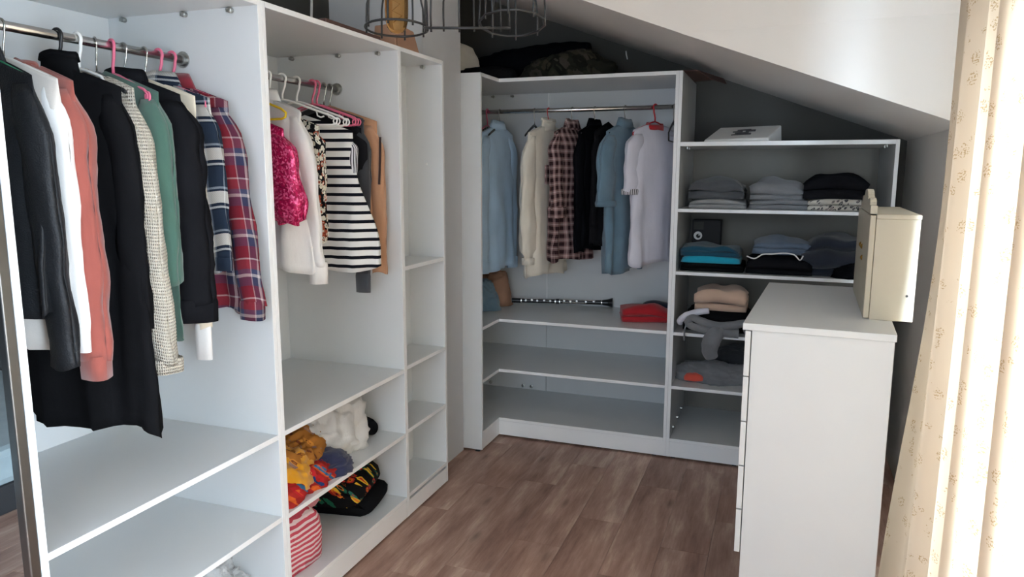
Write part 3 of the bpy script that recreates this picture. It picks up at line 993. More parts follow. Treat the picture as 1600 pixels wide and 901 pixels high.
def garment(name, label, cat, hook, yaw, mat, sw=0.20, length=0.70, hw=None, th=0.022, thh=0.03, sleeve=None, collar=None,
            collar_mat=None, cuff=None, seed=0, group=None, hem=0.012, fold=0.014, hem_mat=None, buttons=0, button_mat='pl_white', pocket=False, waist=None, band=None, drop=0.0):
    hook = (hook[0], hook[1], hook[2] - drop)
    length = length - drop
    t = thing(name, label, cat, hook, yaw, group)
    mat = M[mat] if isinstance(mat, str) else mat
    hw = hw or sw * 1.02
    NR, NC = 30, 48
    sv = Vector((seed * 3.7, seed * 1.9, seed * 5.3))

    def pt(th_, s):
        c, d = cos(th_), sin(th_)
        cx, cy = sg(c, 0.78), sg(d, 1.0)
        a = lerp(sw, hw, smoothstep(0.1, 1.0, s))
        if waist:
            a *= 1 - waist * math.exp(-((s - 0.55) / 0.16) ** 2)
        b = lerp(0.011, th, smoothstep(0.0, 0.16, s))
        b = lerp(b, thh, smoothstep(0.25, 1.0, s))
        x = a * cx
        z = lerp(zsh(sw * cx), -length, s)
        if d > 0.3 and s < 0.1:
            z -= 0.02 * max(0, 1 - (x / 0.075) ** 2) * (1 - s / 0.1)
        fx = fold * smoothstep(0.12, 0.7, s)
        sh = fx * (sin(x * 34 + seed * 2.1 + 1.4 * noise.noise(Vector((x * 5, z * 2, seed)))) + 0.6 * sin(x * 71 + seed))
        wr = noise.noise(Vector((x * 9, d * 1.5, z * 6)) + sv) * 0.011 + noise.noise(Vector((x * 26 + z * 9, d, z * 15 - x * 6)) + sv) * 0.0055
        y = b * cy + sh + wr * smoothstep(0, .1, s)
        x += noise.noise(Vector((d * 2, z * 7, 3)) + sv) * 0.010 * smoothstep(0.05, .3, s)
        if s > 0.9:
            z += hem * sin(th_ * 3 + seed) * (s - 0.9) / 0.1
        return Vector((x, y, z))
    V, U, F = [], [], []
    for i in range(NR + 1):
        s = (i / NR) ** 1.25
        for k in range(NC + 1):
            th_ = 2 * pi * k / NC + 0.0001
            p = pt(th_, s)
            V.append(p)
            U.append((p.x + (0.037 if sin(th_) > 0 else 0.0), p.z))
    for i in range(NR):
        for k in range(NC):
            a_ = i * (NC + 1) + k
            F.append((a_, a_ + 1, a_ + NC + 2, a_ + NC + 1))
    o = link('body', V, F, mat, t, True, U)
    sub = o.modifiers.new('cloth_thickness', 'SOLIDIFY')
    sub.thickness = 0.0015
    if hem_mat:
        V, U, F = [], [], []
        for i in range(4):
            s = 0.955 + 0.06 * i / 3
            for k in range(NC + 1):
                p = pt(2 * pi * k / NC + 0.0001, min(s, 1.0))
                if s > 1:
                    p.z -= (s - 1) * length
                V.append((p.x * 1.012, p.y * 1.08, p.z))
                U.append((p.x, p.z))
        for i in range(3):
            for k in range(NC):
                a_ = i * (NC + 1) + k
                F.append((a_, a_ + 1, a_ + NC + 2, a_ + NC + 1))
        link('hem_band', V, F, M[hem_mat], t, True, U)
    if sleeve:
        for sx in sleeve.get('sides', (-1, 1)):
            sl = dict(len=0.58, r=0.055, out=0.02, drift=0.0, taper=0.3, mat=None, flat=0.95, thick=0.5)
            sl.update(sleeve)
            if 'near' in sleeve and sx == sleeve.get('side', 1):
                sl.update(sleeve['near'])
            L_, r_ = sl['len'], sl['r']
            top = Vector((sx * (sw - 0.045), 0, zsh(sw) - 0.030))
            NS, NK = 26, 20
            V, U, F = [], [], []
            for i in range(NS + 1):
                s = i / NS
                bend = smoothstep(0.0, 0.16, s)
                cxp = top.x + sx * (0.030 * bend + sl['out'] * s + sl.get('bulge', 0) * sin(pi * s))
                cyp = sl['drift'] * s + 0.008 * noise.noise(Vector((s * 4, seed, sx)))
                czp = top.z + 0.012 - 0.012 * bend - L_ * s
                rr = r_ * (1 - sl['taper'] * s) * lerp(0.35, 1, smoothstep(-0.06, 0.14, s))
                if sl.get('puff'):
                    rr *= 1 + sl['puff'] * math.exp(-((s - 0.75) / 0.18) ** 2)
                if sl.get('gather') and s > 0.93:
                    rr *= 0.62
                for k in range(NK + 1):
                    a_ = 2 * pi * k / NK
                    zz_ = s * L_
                    wv = 1 + 0.22 * noise.noise(Vector((cos(a_) * 1.3, sin(a_) * 1.3, zz_ * 9)) + sv) + 0.10 * noise.noise(Vector((cos(a_) * 3, sin(a_) * 3, zz_ * 22 + a_)) + sv)
                    wv += 0.10 * max(0, noise.noise(Vector((seed, sx, zz_ * 7)))) * sin(a_ * 3 + zz_ * 30)
                    if sl.get('gather'):
                        wv += 0.10 * sin(a_ * 7) * smoothstep(0.5, 0.95, s)
                    V.append((cxp + rr * sl['flat'] * wv * cos(a_), cyp + rr * sl['thick'] * wv * sin(a_), czp + 0.006 * sin(a_ * 2 + seed) * s))
                    U.append((a_ / (2 * pi) * 2 * pi * r_, czp))
            for i in range(NS):
                for k in range(NK):
                    q = i * (NK + 1) + k
                    F.append((q, q + 1, q + NK + 2, q + NK + 1))
            sm = M[sl['mat']] if sl['mat'] else mat
            so = link('sleeve', V, F, sm, t, True, U)
            so.modifiers.new('cloth_thickness', 'SOLIDIFY').thickness = 0.0015
            if sl.get('trim'):
                link('sleeve_trim', *tube([(top.x + sx * (0.030 + sl['out'] * s + r_ * (.80 - 1.4 * s * s) * (1 - sl['taper'] * s)), sl['drift'] * s - 0.024, top.z - L_ * s) for s in (0.06, 0.12, 0.2, 0.28, 0.34, 0.38)], 0.005, 6), M[sl['trim']], so, smooth=True)
            if cuff:
                cm, cl, cs = cuff
                rr = r_ * (1 - sl['taper']) * cs
                ce = Vector((top.x + sx * (0.030 + sl['out']), sl['drift'], top.z - L_))
                V, U, F = [], [], []
                prof = [(rr * 1.0, 0.012), (rr * 1.06, 0.0), (rr * 1.02, -cl), (rr * 0.9, -cl), (rr * 0.86, -cl + 0.02)]
                for i, (q, dz) in enumerate(prof):
                    for k in range(NK + 1):
                        a_ = 2 * pi * k / NK
                        wv = 1 + 0.12 * sin(3 * a_ + seed)
                        V.append((ce.x + q * sl['flat'] * wv * cos(a_), ce.y + q * (sl['thick'] + 0.15) * wv * sin(a_), ce.z + dz))
                        U.append((a_ * r_, ce.z + dz))
                for i in range(len(prof) - 1):
                    for k in range(NK):
                        q = i * (NK + 1) + k
                        F.append((q, q + 1, q + NK + 2, q + NK + 1))
                link('cuff', V, F, M[cm], so, True, U)
    if collar:
        NK = 28
        profs = dict(shirt=[(1.0, 1.0, -0.100), (0.95, 1.0, -0.074), (0.90, 0.95, -0.052), (0.98, 1.1, -0.048), (1.12, 1.35, -0.066), (1.26, 1.6, -0.090)],
                     crew=[(1.1, 1.2, -0.112), (1.06, 1.3, -0.092), (1.0, 1.2, -0.080), (0.94, 1.0, -0.084)],
                     turtle=[(1.05, 1.1, -0.105), (0.95, 1.05, -0.070), (0.9, 1.0, -0.044), (0.96, 1.1, -0.040), (1.0, 1.2, -0.055)],
                     hood=[(1.1, 1.4, -0.115), (1.15, 1.7, -0.080), (1.0, 1.8, -0.058), (0.8, 1.5, -0.070), (0.9, 1.9, -0.12), (1.1, 2.4, -0.19)])[collar]
        V, U, F = [], [], []
        for i, (rx, ry, z) in enumerate(profs):
            for k in range(NK + 1):
                a_ = 2 * pi * k / NK
                x = 0.070 * rx * cos(a_)
                y = 0.020 * ry * sin(a_)
                zz = z - 0.10 * abs(x) - (0.014 if sin(a_) > 0 else 0) * sin(a_) + 0.004 * noise.noise(Vector((a_, z * 30, seed)))
                V.append((x, y, zz))
                U.append((x + 0.1, z))
        for i in range(len(profs) - 1):
            for k in range(NK):
                q = i * (NK + 1) + k
                F.append((q, q + 1, q + NK + 2, q + NK + 1))
        co_ = link('collar', V, F, M[collar_mat] if collar_mat else mat, t, True, U)
        co_.modifiers.new('cloth_thickness', 'SOLIDIFY').thickness = 0.002
    for k in range(buttons):
        s = 0.14 + 0.75 * k / max(1, buttons - 1)
        for sd in ((-1,) if buttons else ()):
            p = pt(-pi / 2, s)
            v, f = lathe([(0.0055, 0.001), (0.006, -0.0015), (0.004, -0.003)], 10, 'y', (p.x, p.y, p.z))
            link('button', v, f, M[button_mat], t)
    if band:        # a contrast strip down the near edge
        bm_, w_ = band
        V, U, F = [], [], []
        for i in range(20):
            s = 0.05 + 0.92 * i / 19
            for k in range(4):
                p = pt(-0.12 - 0.05 * k, s)
                V.append((p.x + 0.003, p.y - 0.003, p.z))
                U.append((p.x, p.z))
        for i in range(19):
            for k in range(3):
                q = i * 4 + k
                F.append((q, q + 1, q + 5, q + 4))
        link('edge_band', V, F, M[bm_], t, True, U)
    if pocket:
        p = pt(-pi / 2 + 0.9, 0.26)
        v = boxv(p.x - 0.05, p.x + 0.05, p.y - 0.006, p.y + 0.002, p.z - 0.11, p.z)
        link('pocket', v, BF, mat, t, False, [(a[0], a[2]) for a in v], bevel=0.002)
    return t


RZ = 1.935
RX = -0.30
# --- bay one, from the mirror end towards the plaid shirts
G1 = 'hangers on the rod of the widest bay'
hanger('green plastic hanger with end loops inside the black leather jacket', (RX, 1.285, RZ), -0.2, 'notched', 'pl_green', None, G1)
hanger('steel wire-hook hanger under the sheer off-white blouse', (RX, 1.335, RZ), -0.12, 'tubular', 'pl_white', 'wire', G1)
hanger('black hanger with a brass bead at its neck over the long black dress', (RX, 1.485, RZ), -0.02, 'flat', 'pl_black', None, G1)
hanger('thick white plastic hanger just past the brass-beaded black hook', (RX, 1.545, RZ), -0.12, 'tubular', 'pl_white', None, G1, half=0.10)
hanger('grey wire hanger between the white hook and the single pink hook', (RX, 1.60, RZ), -0.4, 'flat', 'pl_black', 'wire', G1)
hanger('pink notched hanger standing out above the black clothes', (RX, 1.655, RZ), -0.30, 'notched', 'pl_pink', None, G1)
hanger('slim steel-hook hanger under the black bomber jacket', (RX, 1.695, RZ), -0.04, 'flat', 'pl_grey', 'wire', G1)
hanger('slim steel-hook hanger under the cream cardigan with white cuffs', (RX, 1.77, RZ), -0.1, 'flat', 'pl_grey', 'wire', G1)
hanger('pink plastic hanger of the navy and white plaid shirt', (RX, 1.825, RZ), -0.08, 'tubular', 'pl_pink', None, G1)
hanger('pink plastic hanger nearest the socket, in the red plaid shirt', (RX, 1.878, RZ), -0.02, 'tubular', 'pl_pink', None, G1)
C1 = 'clothes hanging in the widest bay'
garment('leather_jacket', 'black leather jacket with long shiny sleeve, next to the mirror', 'jacket', (RX, 1.285, RZ), -0.2, 'leather', sw=0.215, length=0.70, hw=0.23, th=0.03, thh=0.035,
        sleeve=dict(len=0.66, r=0.062, out=0.005, drift=0.02, taper=0.25), collar='shirt', seed=1, group=C1)
garment('blouse', 'sheer off-white blouse hanging behind the black leather jacket', 'blouse', (RX, 1.33, RZ), -0.12, 'sheer_white', sw=0.215, length=0.80, hw=0.22, th=0.022, thh=0.026,
        sleeve=dict(len=0.58, r=0.045, out=0.015, taper=0.3, mat='white_cloth'), seed=2, group=C1, cuff=('white_cloth', 0.05, 0.95))
garment('sweater', 'terracotta long-sleeved top between white blouse and black dress', 'top', (RX, 1.375, RZ), -0.14, 'terracotta', sw=0.215, length=0.80, hw=0.21, th=0.026, thh=0.028,
        sleeve=dict(len=0.66, r=0.060, out=0.01, taper=0.25, puff=0.25, flat=0.95, thick=0.65), seed=3, group=C1, collar='crew', cuff=('terracotta', 0.05, 0.9))
garment('long_dress', 'long black dress reaching lowest of all the hanging clothes', 'dress', (RX, 1.485, RZ), -0.02, 'black_cloth', sw=0.215, length=1.06, hw=0.285, th=0.03, thh=0.052,
        sleeve=dict(len=0.60, r=0.055, out=0.02, taper=0.2), seed=4, group=C1, collar='turtle', fold=0.014, hem=0.018)
garment('cardigan', 'cream crocheted cardigan with a holey knit beside the long black dress', 'cardigan', (RX, 1.575, RZ), -0.2, 'crochet', sw=0.205, length=0.86, hw=0.215, th=0.018, thh=0.024,
        sleeve=dict(len=0.72, r=0.050, out=0.03, drift=0.025, taper=0.0, thick=0.7), seed=5, group=C1, cuff=('crochet', 0.03, 0.9))
garment('t_shirt', 'sage green top showing between the crocheted cardigan and black bomber', 'top', (RX, 1.64, RZ), -0.16, 'green', sw=0.215, length=0.83, hw=0.235, th=0.018, thh=0.022,
        sleeve=dict(len=0.50, r=0.06, out=0.01, taper=0.2, thick=0.6), seed=6, group=C1)
garment('bomber_jacket', 'black bomber jacket with wide ribbed sleeves in front of the cream cardigan', 'jacket', (RX, 1.695, RZ), -0.04, 'black_knit', sw=0.21, length=0.72, hw=0.22, th=0.026, thh=0.03,
        sleeve=dict(len=0.57, r=0.085, out=0.02, drift=0.0, taper=0.1, flat=0.9, thick=0.6), collar='hood', seed=7, group=C1, cuff=('black_knit', 0.055, 0.9))
garment('cardigan', 'cream wool cardigan with dangling white cuffs beside the navy plaid shirt', 'cardigan', (RX, 1.77, RZ), -0.1, 'cream', sw=0.205, length=0.72, hw=0.21, th=0.016, thh=0.02,
        sleeve=dict(len=0.66, r=0.040, out=0.0, drift=-0.01, taper=0.15), seed=8, group=C1, cuff=('white_cloth', 0.10, 0.8))
garment('flannel_shirt', 'navy and white plaid shirt with raised collar in the widest bay', 'shirt', (RX, 1.825, RZ), -0.08, 'navy_plaid', sw=0.205, length=0.66, hw=0.215, th=0.018, thh=0.024,
        sleeve=dict(len=0.46, r=0.052, out=0.025, drift=0.0, taper=0.18), collar='shirt', seed=9, group=C1, cuff=('navy_plaid', 0.03, 0.95))
garment('flannel_shirt', 'red, navy and cream plaid shirt next to the bay divider', 'shirt', (RX, 1.878, RZ), -0.02, 'red_plaid', sw=0.215, length=0.80, hw=0.225, th=0.016, thh=0.020,
        sleeve=dict(len=0.60, r=0.055, out=0.075, drift=-0.005, taper=0.15, flat=1.0), collar='shirt', collar_mat='burgundy', seed=10, group=C1, cuff=('red_plaid', 0.05, 0.9))

# --- bay two
G2 = 'hangers on the rod of the middle bay'
hanger('yellow plastic hanger carrying the magenta sequin top', (RX, 2.19, RZ), -0.12, 'tubular', 'pl_yellow', None, G2, half=0.21)
hanger('white plastic hanger inside the white blouse', (RX, 2.345, RZ), -0.32, 'tubular', 'pl_white', None, G2)
hanger('bare white notched hanger showing beside the yellow hanger', (RX, 2.425, RZ), 0.25, 'notched', 'pl_white', None, G2, half=0.215)
hanger('bare white notched hanger in front of the pink hangers', (RX, 2.515, RZ), 0.10, 'notched', 'pl_white', None, G2, half=0.215)
hanger('pink plastic hanger with two loops beside the striped dress', (RX, 2.62, RZ), 0.12, 'notched', 'pl_pink', None, G2)
hanger('pink plastic hanger crowded against the charcoal cardigan', (RX, 2.65, RZ), 0.05, 'notched', 'pl_pink', None, G2)
hanger('black velvet hanger with steel hook in the charcoal cardigan', (RX, 2.70, RZ), 0.0, 'flat', 'pl_black', 'wire', G2)
hanger('black velvet hanger with steel hook in the camel coat', (RX, 2.745, RZ), -0.02, 'flat', 'pl_black', 'wire', G2)
C2 = 'clothes hanging in the middle bay'
garment('sequin_blouse', 'magenta sequin top with puffed sleeve hanging nearest the divider', 'top', (RX, 2.185, RZ), -0.12, 'sequin', sw=0.20, length=0.50, hw=0.19, th=0.03, thh=0.035,
        sleeve=dict(len=0.30, r=0.068, out=0.02, taper=0.0, puff=0.35, gather=1), seed=11, group=C2, drop=0.072)
garment('blouse', 'plain white blouse with long sleeve beside the magenta sequin top', 'blouse', (RX, 2.325, RZ), -0.32, 'white_cloth', sw=0.21, length=0.72, hw=0.225, th=0.032, thh=0.042,
        sleeve=dict(len=0.53, r=0.062, out=0.01, drift=0.05, taper=0.22), seed=12, group=C2, cuff=('white_cloth', 0.07, 0.9), collar='shirt')
garment('blouse', 'black and cream blossom print blouse squeezed behind the white blouse', 'blouse', (RX, 2.42, RZ), -0.2, 'floral_small', sw=0.195, length=0.62, hw=0.20, th=0.02, thh=0.022,
        sleeve=dict(len=0.25, r=0.045, out=0.0, taper=0.1), seed=13, group=C2, drop=0.05)
garment('striped_dress', 'white dress with black horizontal stripes flaring at the hem', 'dress', (RX, 2.572, RZ), 0.1, 'bw_stripe', sw=0.205, length=0.745, hw=0.315, th=0.03, thh=0.06,
        sleeve=dict(len=0.25, r=0.034, out=0.0, taper=0.0, thick=0.45, mat='bw_stripe_fine'), seed=14, group=C2, fold=0.014, drop=0.055)
garment('cardigan', 'charcoal cardigan with slate ribbed cuff hanging below the striped dress', 'cardigan', (RX, 2.685, RZ), -0.05, 'charcoal', sw=0.205, length=0.66, hw=0.20, th=0.024, thh=0.026,
        sleeve=dict(len=0.62, r=0.050, out=0.0, drift=-0.01, taper=0.3, sides=(1,)), seed=15, group=C2, cuff=('rib_grey', 0.07, 0.95))
garment('t_shirt', 'black top hanging between striped dress and camel coat', 'top', (RX, 2.645, RZ), 0.1, 'black_knit', sw=0.20, length=0.55, hw=0.20, th=0.018, thh=0.02,
        sleeve=dict(len=0.22, r=0.045, out=0.0, taper=0.05), seed=16, group=C2, drop=0.04)
garment('coat', 'camel coat with dark brown piping down its edge', 'coat', (RX, 2.752, RZ), -0.02, 'tan', sw=0.225, length=0.70, hw=0.21, th=0.024, thh=0.024,
        sleeve=dict(len=0.61, r=0.055, out=0.01, drift=0.0, taper=0.3, trim='brown_trim'), seed=17, group=C2)

# --- corner unit; hangers run front to back there
RYC, RZC = 4.23, 1.945
H9 = pi / 2
G3 = 'hangers on the corner wardrobe rod'
hanger('dark hanger in the pale blue shirt behind the end panel', (-0.095, 4.23, RZC), -H9, 'flat', 'pl_black', 'wire', G3)
hanger('pink hanger in the off-white print shirt beside the pale blue shirt', (-0.175, RYC, RZC), -H9, 'tubular', 'pl_pink', None, G3)
hanger('empty black wooden hanger between the pale blue and cream shirts', (0.128, RYC, RZC), -H9 + 0.05, 'flat', 'pl_black', 'wire', G3, half=0.215)
hanger('red-hooked hanger in the cream shirt', (0.215, RYC, RZC), -H9 - 0.3, 'flat', 'pl_black', 'pl_red', G3)
hanger('steel-hooked hanger in the brown checked shirt', (0.36, RYC, RZC), -H9 - 0.25, 'flat', 'pl_black', 'wire', G3)
hanger('steel-hooked hanger in the near-black shirt', (0.495, RYC, RZC), -H9 - 0.2, 'flat', 'pl_black', 'wire', G3)
hanger('steel-hooked hanger in the washed blue shirt', (0.672, RYC, RZC), -H9 - 0.3, 'flat', 'pl_black', 'wire', G3)
hanger('red plastic hanger in the white polo with red collar', (0.842, RYC, RZC), -H9 - 0.5, 'tubular', 'pl_red', None, G3)
hanger('empty black hanger pressed against the divider of the corner wardrobe', (0.945, RYC, RZC), -H9, 'barred', 'pl_black', 'wire', G3)
C3 = 'shirts on the corner wardrobe rod'
garment('shirt', 'pale blue shirt hanging half hidden behind the end panel', 'shirt', (-0.095, 4.20, RZC), -H9 - 0.15, 'light_blue', sw=0.185, length=0.95, hw=0.19, th=0.03, thh=0.04,
        sleeve=dict(len=0.74, r=0.06, out=0.01, taper=0.15), collar='shirt', seed=21, group=C3, cuff=('light_blue', 0.06, 0.9))
garment('shirt', 'off-white and grey print shirt beside the pale blue shirt', 'shirt', (-0.185, 4.30, RZC), -H9, 'pale_floral', sw=0.205, length=0.86, hw=0.21, th=0.02, thh=0.026,
        sleeve=dict(len=0.60, r=0.045, out=0.0, taper=0.2, mat='offwhite'), seed=22, group=C3)
garment('shirt', 'cream shirt with gathered puffy cuff beside the empty black hanger', 'shirt', (0.215, RYC, RZC), -H9 - 0.3, 'offwhite', sw=0.205, length=0.97, hw=0.21, th=0.032, thh=0.036,
        sleeve=dict(len=0.70, r=0.062, out=0.0, drift=0.0, bulge=0.02, taper=-0.05, gather=1, puff=0.15), collar='turtle', seed=23, group=C3, cuff=('offwhite', 0.03, 0.75), buttons=6, button_mat='pl_black')
garment('flannel_shirt', 'brown and pink checked flannel shirt with rolled sleeve', 'shirt', (0.36, RYC, RZC), -H9 - 0.25, 'brown_plaid', sw=0.205, length=0.87, hw=0.215, th=0.052, thh=0.068,
        sleeve=dict(len=0.40, r=0.062, out=0.0, drift=0.02, taper=0.0), collar='shirt', seed=24, group=C3, cuff=('brown_plaid', 0.05, 1.1), pocket=True)
garment('jacket', 'dark navy jacket between checked shirt and washed blue shirt', 'jacket', (0.495, RYC, RZC), -H9 - 0.2, 'dark_navy', sw=0.21, length=0.80, hw=0.22, th=0.05, thh=0.055,
        sleeve=dict(len=0.64, r=0.06, out=0.0, drift=0.01, taper=0.2), collar='shirt', seed=25, group=C3)
garment('t_shirt', 'plain black top squeezed against the washed blue shirt', 'top', (0.585, RYC, RZC), -H9 - 0.2, 'black_knit', sw=0.205, length=0.77, hw=0.215, th=0.024, thh=0.03,
        sleeve=dict(len=0.5, r=0.04, out=0.0, taper=0.2), seed=26, group=C3)
garment('shirt', 'washed blue shirt with short sleeve beside the white polo', 'shirt', (0.672, RYC, RZC), -H9 - 0.3, 'denim', sw=0.21, length=0.93, hw=0.20, th=0.045, thh=0.045,
        sleeve=dict(len=0.36, r=0.075, out=0.01, drift=0.0, taper=-0.05), collar='shirt', seed=27, group=C3, cuff=('denim', 0.02, 0.95))
garment('polo_shirt', 'white polo shirt with a bright red collar next to the divider', 'polo', (0.842, RYC, RZC), -H9 - 0.5, 'lilac_white', sw=0.19, length=0.88, hw=0.195, th=0.04, thh=0.045,
        sleeve=dict(len=0.30, r=0.065, out=0.005, taper=0.0, drift=-0.01), collar='crew', collar_mat='red_cloth', seed=28, group=C3, cuff=('bw_stripe_fine', 0.02, 0.93), fold=0.008)


# ---------------------------------------------------------------- folded and heaped cloth
def folded(name, label, loc, rotz, w, d, h, layers, mat, seed=0, group=None, dome=0.25, cat='clothes', parent=None, wob=0.010, shear=0.0):
    """a garment folded into layers; the folded edges face local -X and +X, depth runs along local Y"""
    p = h / layers
    tk = p * 0.90
    cl = []
    for i in range(layers):
        zc = p * (i + 0.5)
        xs = [(-0.5 + k / 10) for k in range(11)]
        if i % 2:
            xs = xs[::-1]
        jit = noise.noise(Vector((i * 2.3, seed, 0.5))) * 0.05
        for x in xs:
            cl.append(Vector((x * (w - p) * (1 + jit), 0, zc)))
        if i < layers - 1:
            sx = 1 if i % 2 == 0 else -1
            for k in range(1, 5):
                a_ = -pi / 2 + pi * k / 5
                cl.append(Vector((sx * ((w - p) / 2 * (1 + jit) + p / 2 * cos(a_)), 0, zc + p / 2 + p / 2 * sin(a_))))
    ring = []
    n = len(cl)
    nor = []
    for i in range(n):
        dv = (cl[min(i + 1, n - 1)] - cl[max(i - 1, 0)]).normalized()
        nor.append(Vector((-dv.z, 0, dv.x)))
    for i in range(n):
        ring.append((cl[i] + nor[i] * tk / 2, i))
    for i in reversed(range(n)):
        ring.append((cl[i] - nor[i] * tk / 2, i))
    ND = 14
    V, U, F = [], [], []
    m = len(ring)
    for j in range(ND + 1):
        s = j / ND
        y = (s - 0.5) * d
        e = 1 - 0.10 * abs(2 * s - 1) ** 6
        for q, i in ring:
            x, z = q.x * e, q.z
            dm = 1 + dome * (1 - (2 * x / w) ** 2) * (1 - (2 * s - 1) ** 2) * (z / h)
            dm *= 1 - 0.22 * abs(2 * s - 1) ** 5 * (z / h)
            nv = noise.noise_vector(Vector((x * 9, y * 9, z * 14)) + Vector((seed * 7.1, seed * 2.3, 0)))
            k = wob * (0.25 + z / h)
            V.append((x + nv.x * k + shear * z, y * (1 - 0.04 * (z / h)) + nv.y * k, max(0.001, z * dm + nv.z * k * (0.3 if z < p else 1))))
            U.append((x + q.z * 1.0, y + q.z * 0.6))
    for j in range(ND):
        for k in range(m):
            k2 = (k + 1) % m
            F.append((j * m + k, j * m + k2, (j + 1) * m + k2, (j + 1) * m + k))
    F.append(tuple(range(m))[::-1])
    F.append(tuple(range(ND * m, ND * m + m)))
    o = link(name, V, F, M[mat], parent, True, U)
    o.location = loc
    o.rotation_euler = (0, 0, rotz)
    if parent is None:
        tag(o, label, cat, group)
    return o


def heap(name, label, loc, rx, ry, h, mat, seed=0, rotz=0.0, group=None, rough=0.28, freq=5.0, cat='clothes', e=0.7, parent=None, ridge=0.6, uvz=False, sq=1.0):
    """crumpled cloth: a flattened mound with folds running over it"""
    NT_, NP = 72, 30
    V, U, F = [], [], []
    sv = Vector((seed * 5.1, seed * 8.7, seed * 2.9))
    for j in range(NP + 1):
        ph = pi / 2 * (1 - j / NP)
        for i in range(NT_ + 1):
            th_ = 2 * pi * (i % NT_) / NT_
            c = sg(cos(ph), e)
            p = Vector((c * sg(cos(th_), sq), c * sg(sin(th_), sq), sg(sin(ph), e)))
            q = Vector((p.x * rx, p.y * ry, p.z * h))
            wq = q * freq * 3.2 + sv
            wq = wq + noise.noise_vector(wq * 0.7) * 0.7
            a_ = 1 - 2.4 * abs(noise.noise(wq))
            b_ = 1 - 2 * abs(noise.noise(wq * 2.3 + Vector((3, 1, 2))))
            nz = noise.noise(q * freq * 1.3 + sv)
            d_ = 1 - 2 * abs(noise.noise(q * freq * 9 + sv))
            k = 1 + rough * (ridge * (0.75 * a_ + 0.4 * b_ + 0.18 * d_) * 0.6 + 1.1 * nz)
            q = Vector((q.x * k, q.y * k, max(0.0, q.z * k)))
            V.append(q)
            U.append((q.y, q.z + 0.35 * q.x) if uvz else (q.x + 0.4 * q.z, q.y + 0.9 * q.z))
    for j in range(NP):
        for i in range(NT_):
            a_ = j * (NT_ + 1) + i
            F.append((a_, a_ + 1, a_ + NT_ + 2, a_ + NT_ + 1))
    F.append(tuple(range(NP * (NT_ + 1), NP * (NT_ + 1) + NT_)))
    o = link(name, V, F, M[mat], parent, True, U)
    o.location = loc
    o.rotation_euler = (0, 0, rotz)
    if parent is None:
        tag(o, label, cat, group)
    return o


def limp(name, label, pts, rad, mat, parent=None, cat='clothes', flat=(1.0, 1.0), seed=0, wr=0.14, group=None, sides=18):
    """a sleeve, strap or rolled cloth lying along a path"""
    P = []
    Rr = []
    n = len(pts)
    for i in range(n - 1):
        for k in range(6):
            s = k / 6
            p0, p1, p2, p3 = [Vector(pts[max(0, min(n - 1, q))]) for q in (i - 1, i, i + 1, i + 2)]
            P.append(0.5 * ((2 * p1) + (p2 - p0) * s + (2 * p0 - 5 * p1 + 4 * p2 - p3) * s * s + (3 * p1 - p0 - 3 * p2 + p3) * s ** 3))
            r0 = rad[i] if hasattr(rad, '__len__') else rad
            r1 = rad[i + 1] if hasattr(rad, '__len__') else rad
            Rr.append(lerp(r0, r1, s))
    P.append(Vector(pts[-1]))
    Rr.append(rad[-1] if hasattr(rad, '__len__') else rad)
    v, f = tube(P, Rr, sides, flat=flat)
    vv = []
    for i, q in enumerate(v):
        c = P[i // sides]
        d = Vector(q) - c
        k = 1 + wr * (1 - 2 * abs(noise.noise(Vector(q) * 22 + Vector((seed, 0, 0))))) * 0.8
        vv.append(tuple(c + d * k))
    org = parent_loc(parent) if parent else P[0]
    o = link(name, vv, f, M[mat], parent, True, [(a[0] + a[1], a[2]) for a in vv], origin=org)
    if parent is None:
        o.location = P[0]
        tag(o, label, cat, group)
    return o


# --- lower shelves of the middle bay
SH = 0.4155
G4 = 'scarves and robe heaped on the lower shelf'
heap('scarf', 'teal printed scarf at the back of the scarf heap', (-0.33, 2.13, SH), 0.11, 0.10, 0.22, 'teal_print', 1, 0, G4, 0.3, 7, 'scarf')
heap('scarf', 'ochre paisley scarf behind the mustard scarf', (-0.24, 2.23, SH), 0.13, 0.15, 0.14, 'ochre', 2, 0, G4, 0.5, 7, 'scarf')
heap('scarf', 'mustard yellow scarf bundled on top of the red scarf', (-0.14, 2.12, SH + 0.03), 0.09, 0.12, 0.095, 'mustard', 3, 0, G4, 0.6, 6, 'scarf')
heap('scarf', 'red, blue and orange printed scarf spread along the shelf edge', (-0.10, 2.17, SH), 0.085, 0.19, 0.065, 'red_blue', 4, 0.06, G4, 0.6, 7, 'scarf')
heap('scarf', 'navy scarf tucked between mustard scarf and white robe', (-0.12, 2.33, SH), 0.09, 0.14, 0.055, 'navy_scarf', 5, 0, G4, 0.6, 7, 'scarf')
heap('bathrobe', 'fluffy white bathrobe bundled at the middle of the lower shelf', (-0.24, 2.52, SH), 0.16, 0.19, 0.16, 'fluffy', 6, 0.2, G4, 0.42, 4.5, 'bathrobe', ridge=0.75)
v_ = limp('trousers', 'black rolled trousers sticking out behind the white bathrobe', [(-0.42, 2.58, SH + 0.15), (-0.34, 2.68, SH + 0.11), (-0.26, 2.74, SH + 0.055), (-0.16, 2.735, SH + 0.04), (-0.12, 2.725, SH + 0.038)], [0.05, 0.045, 0.04, 0.036, 0.03], 'black_knit', None, 'trousers', seed=3)

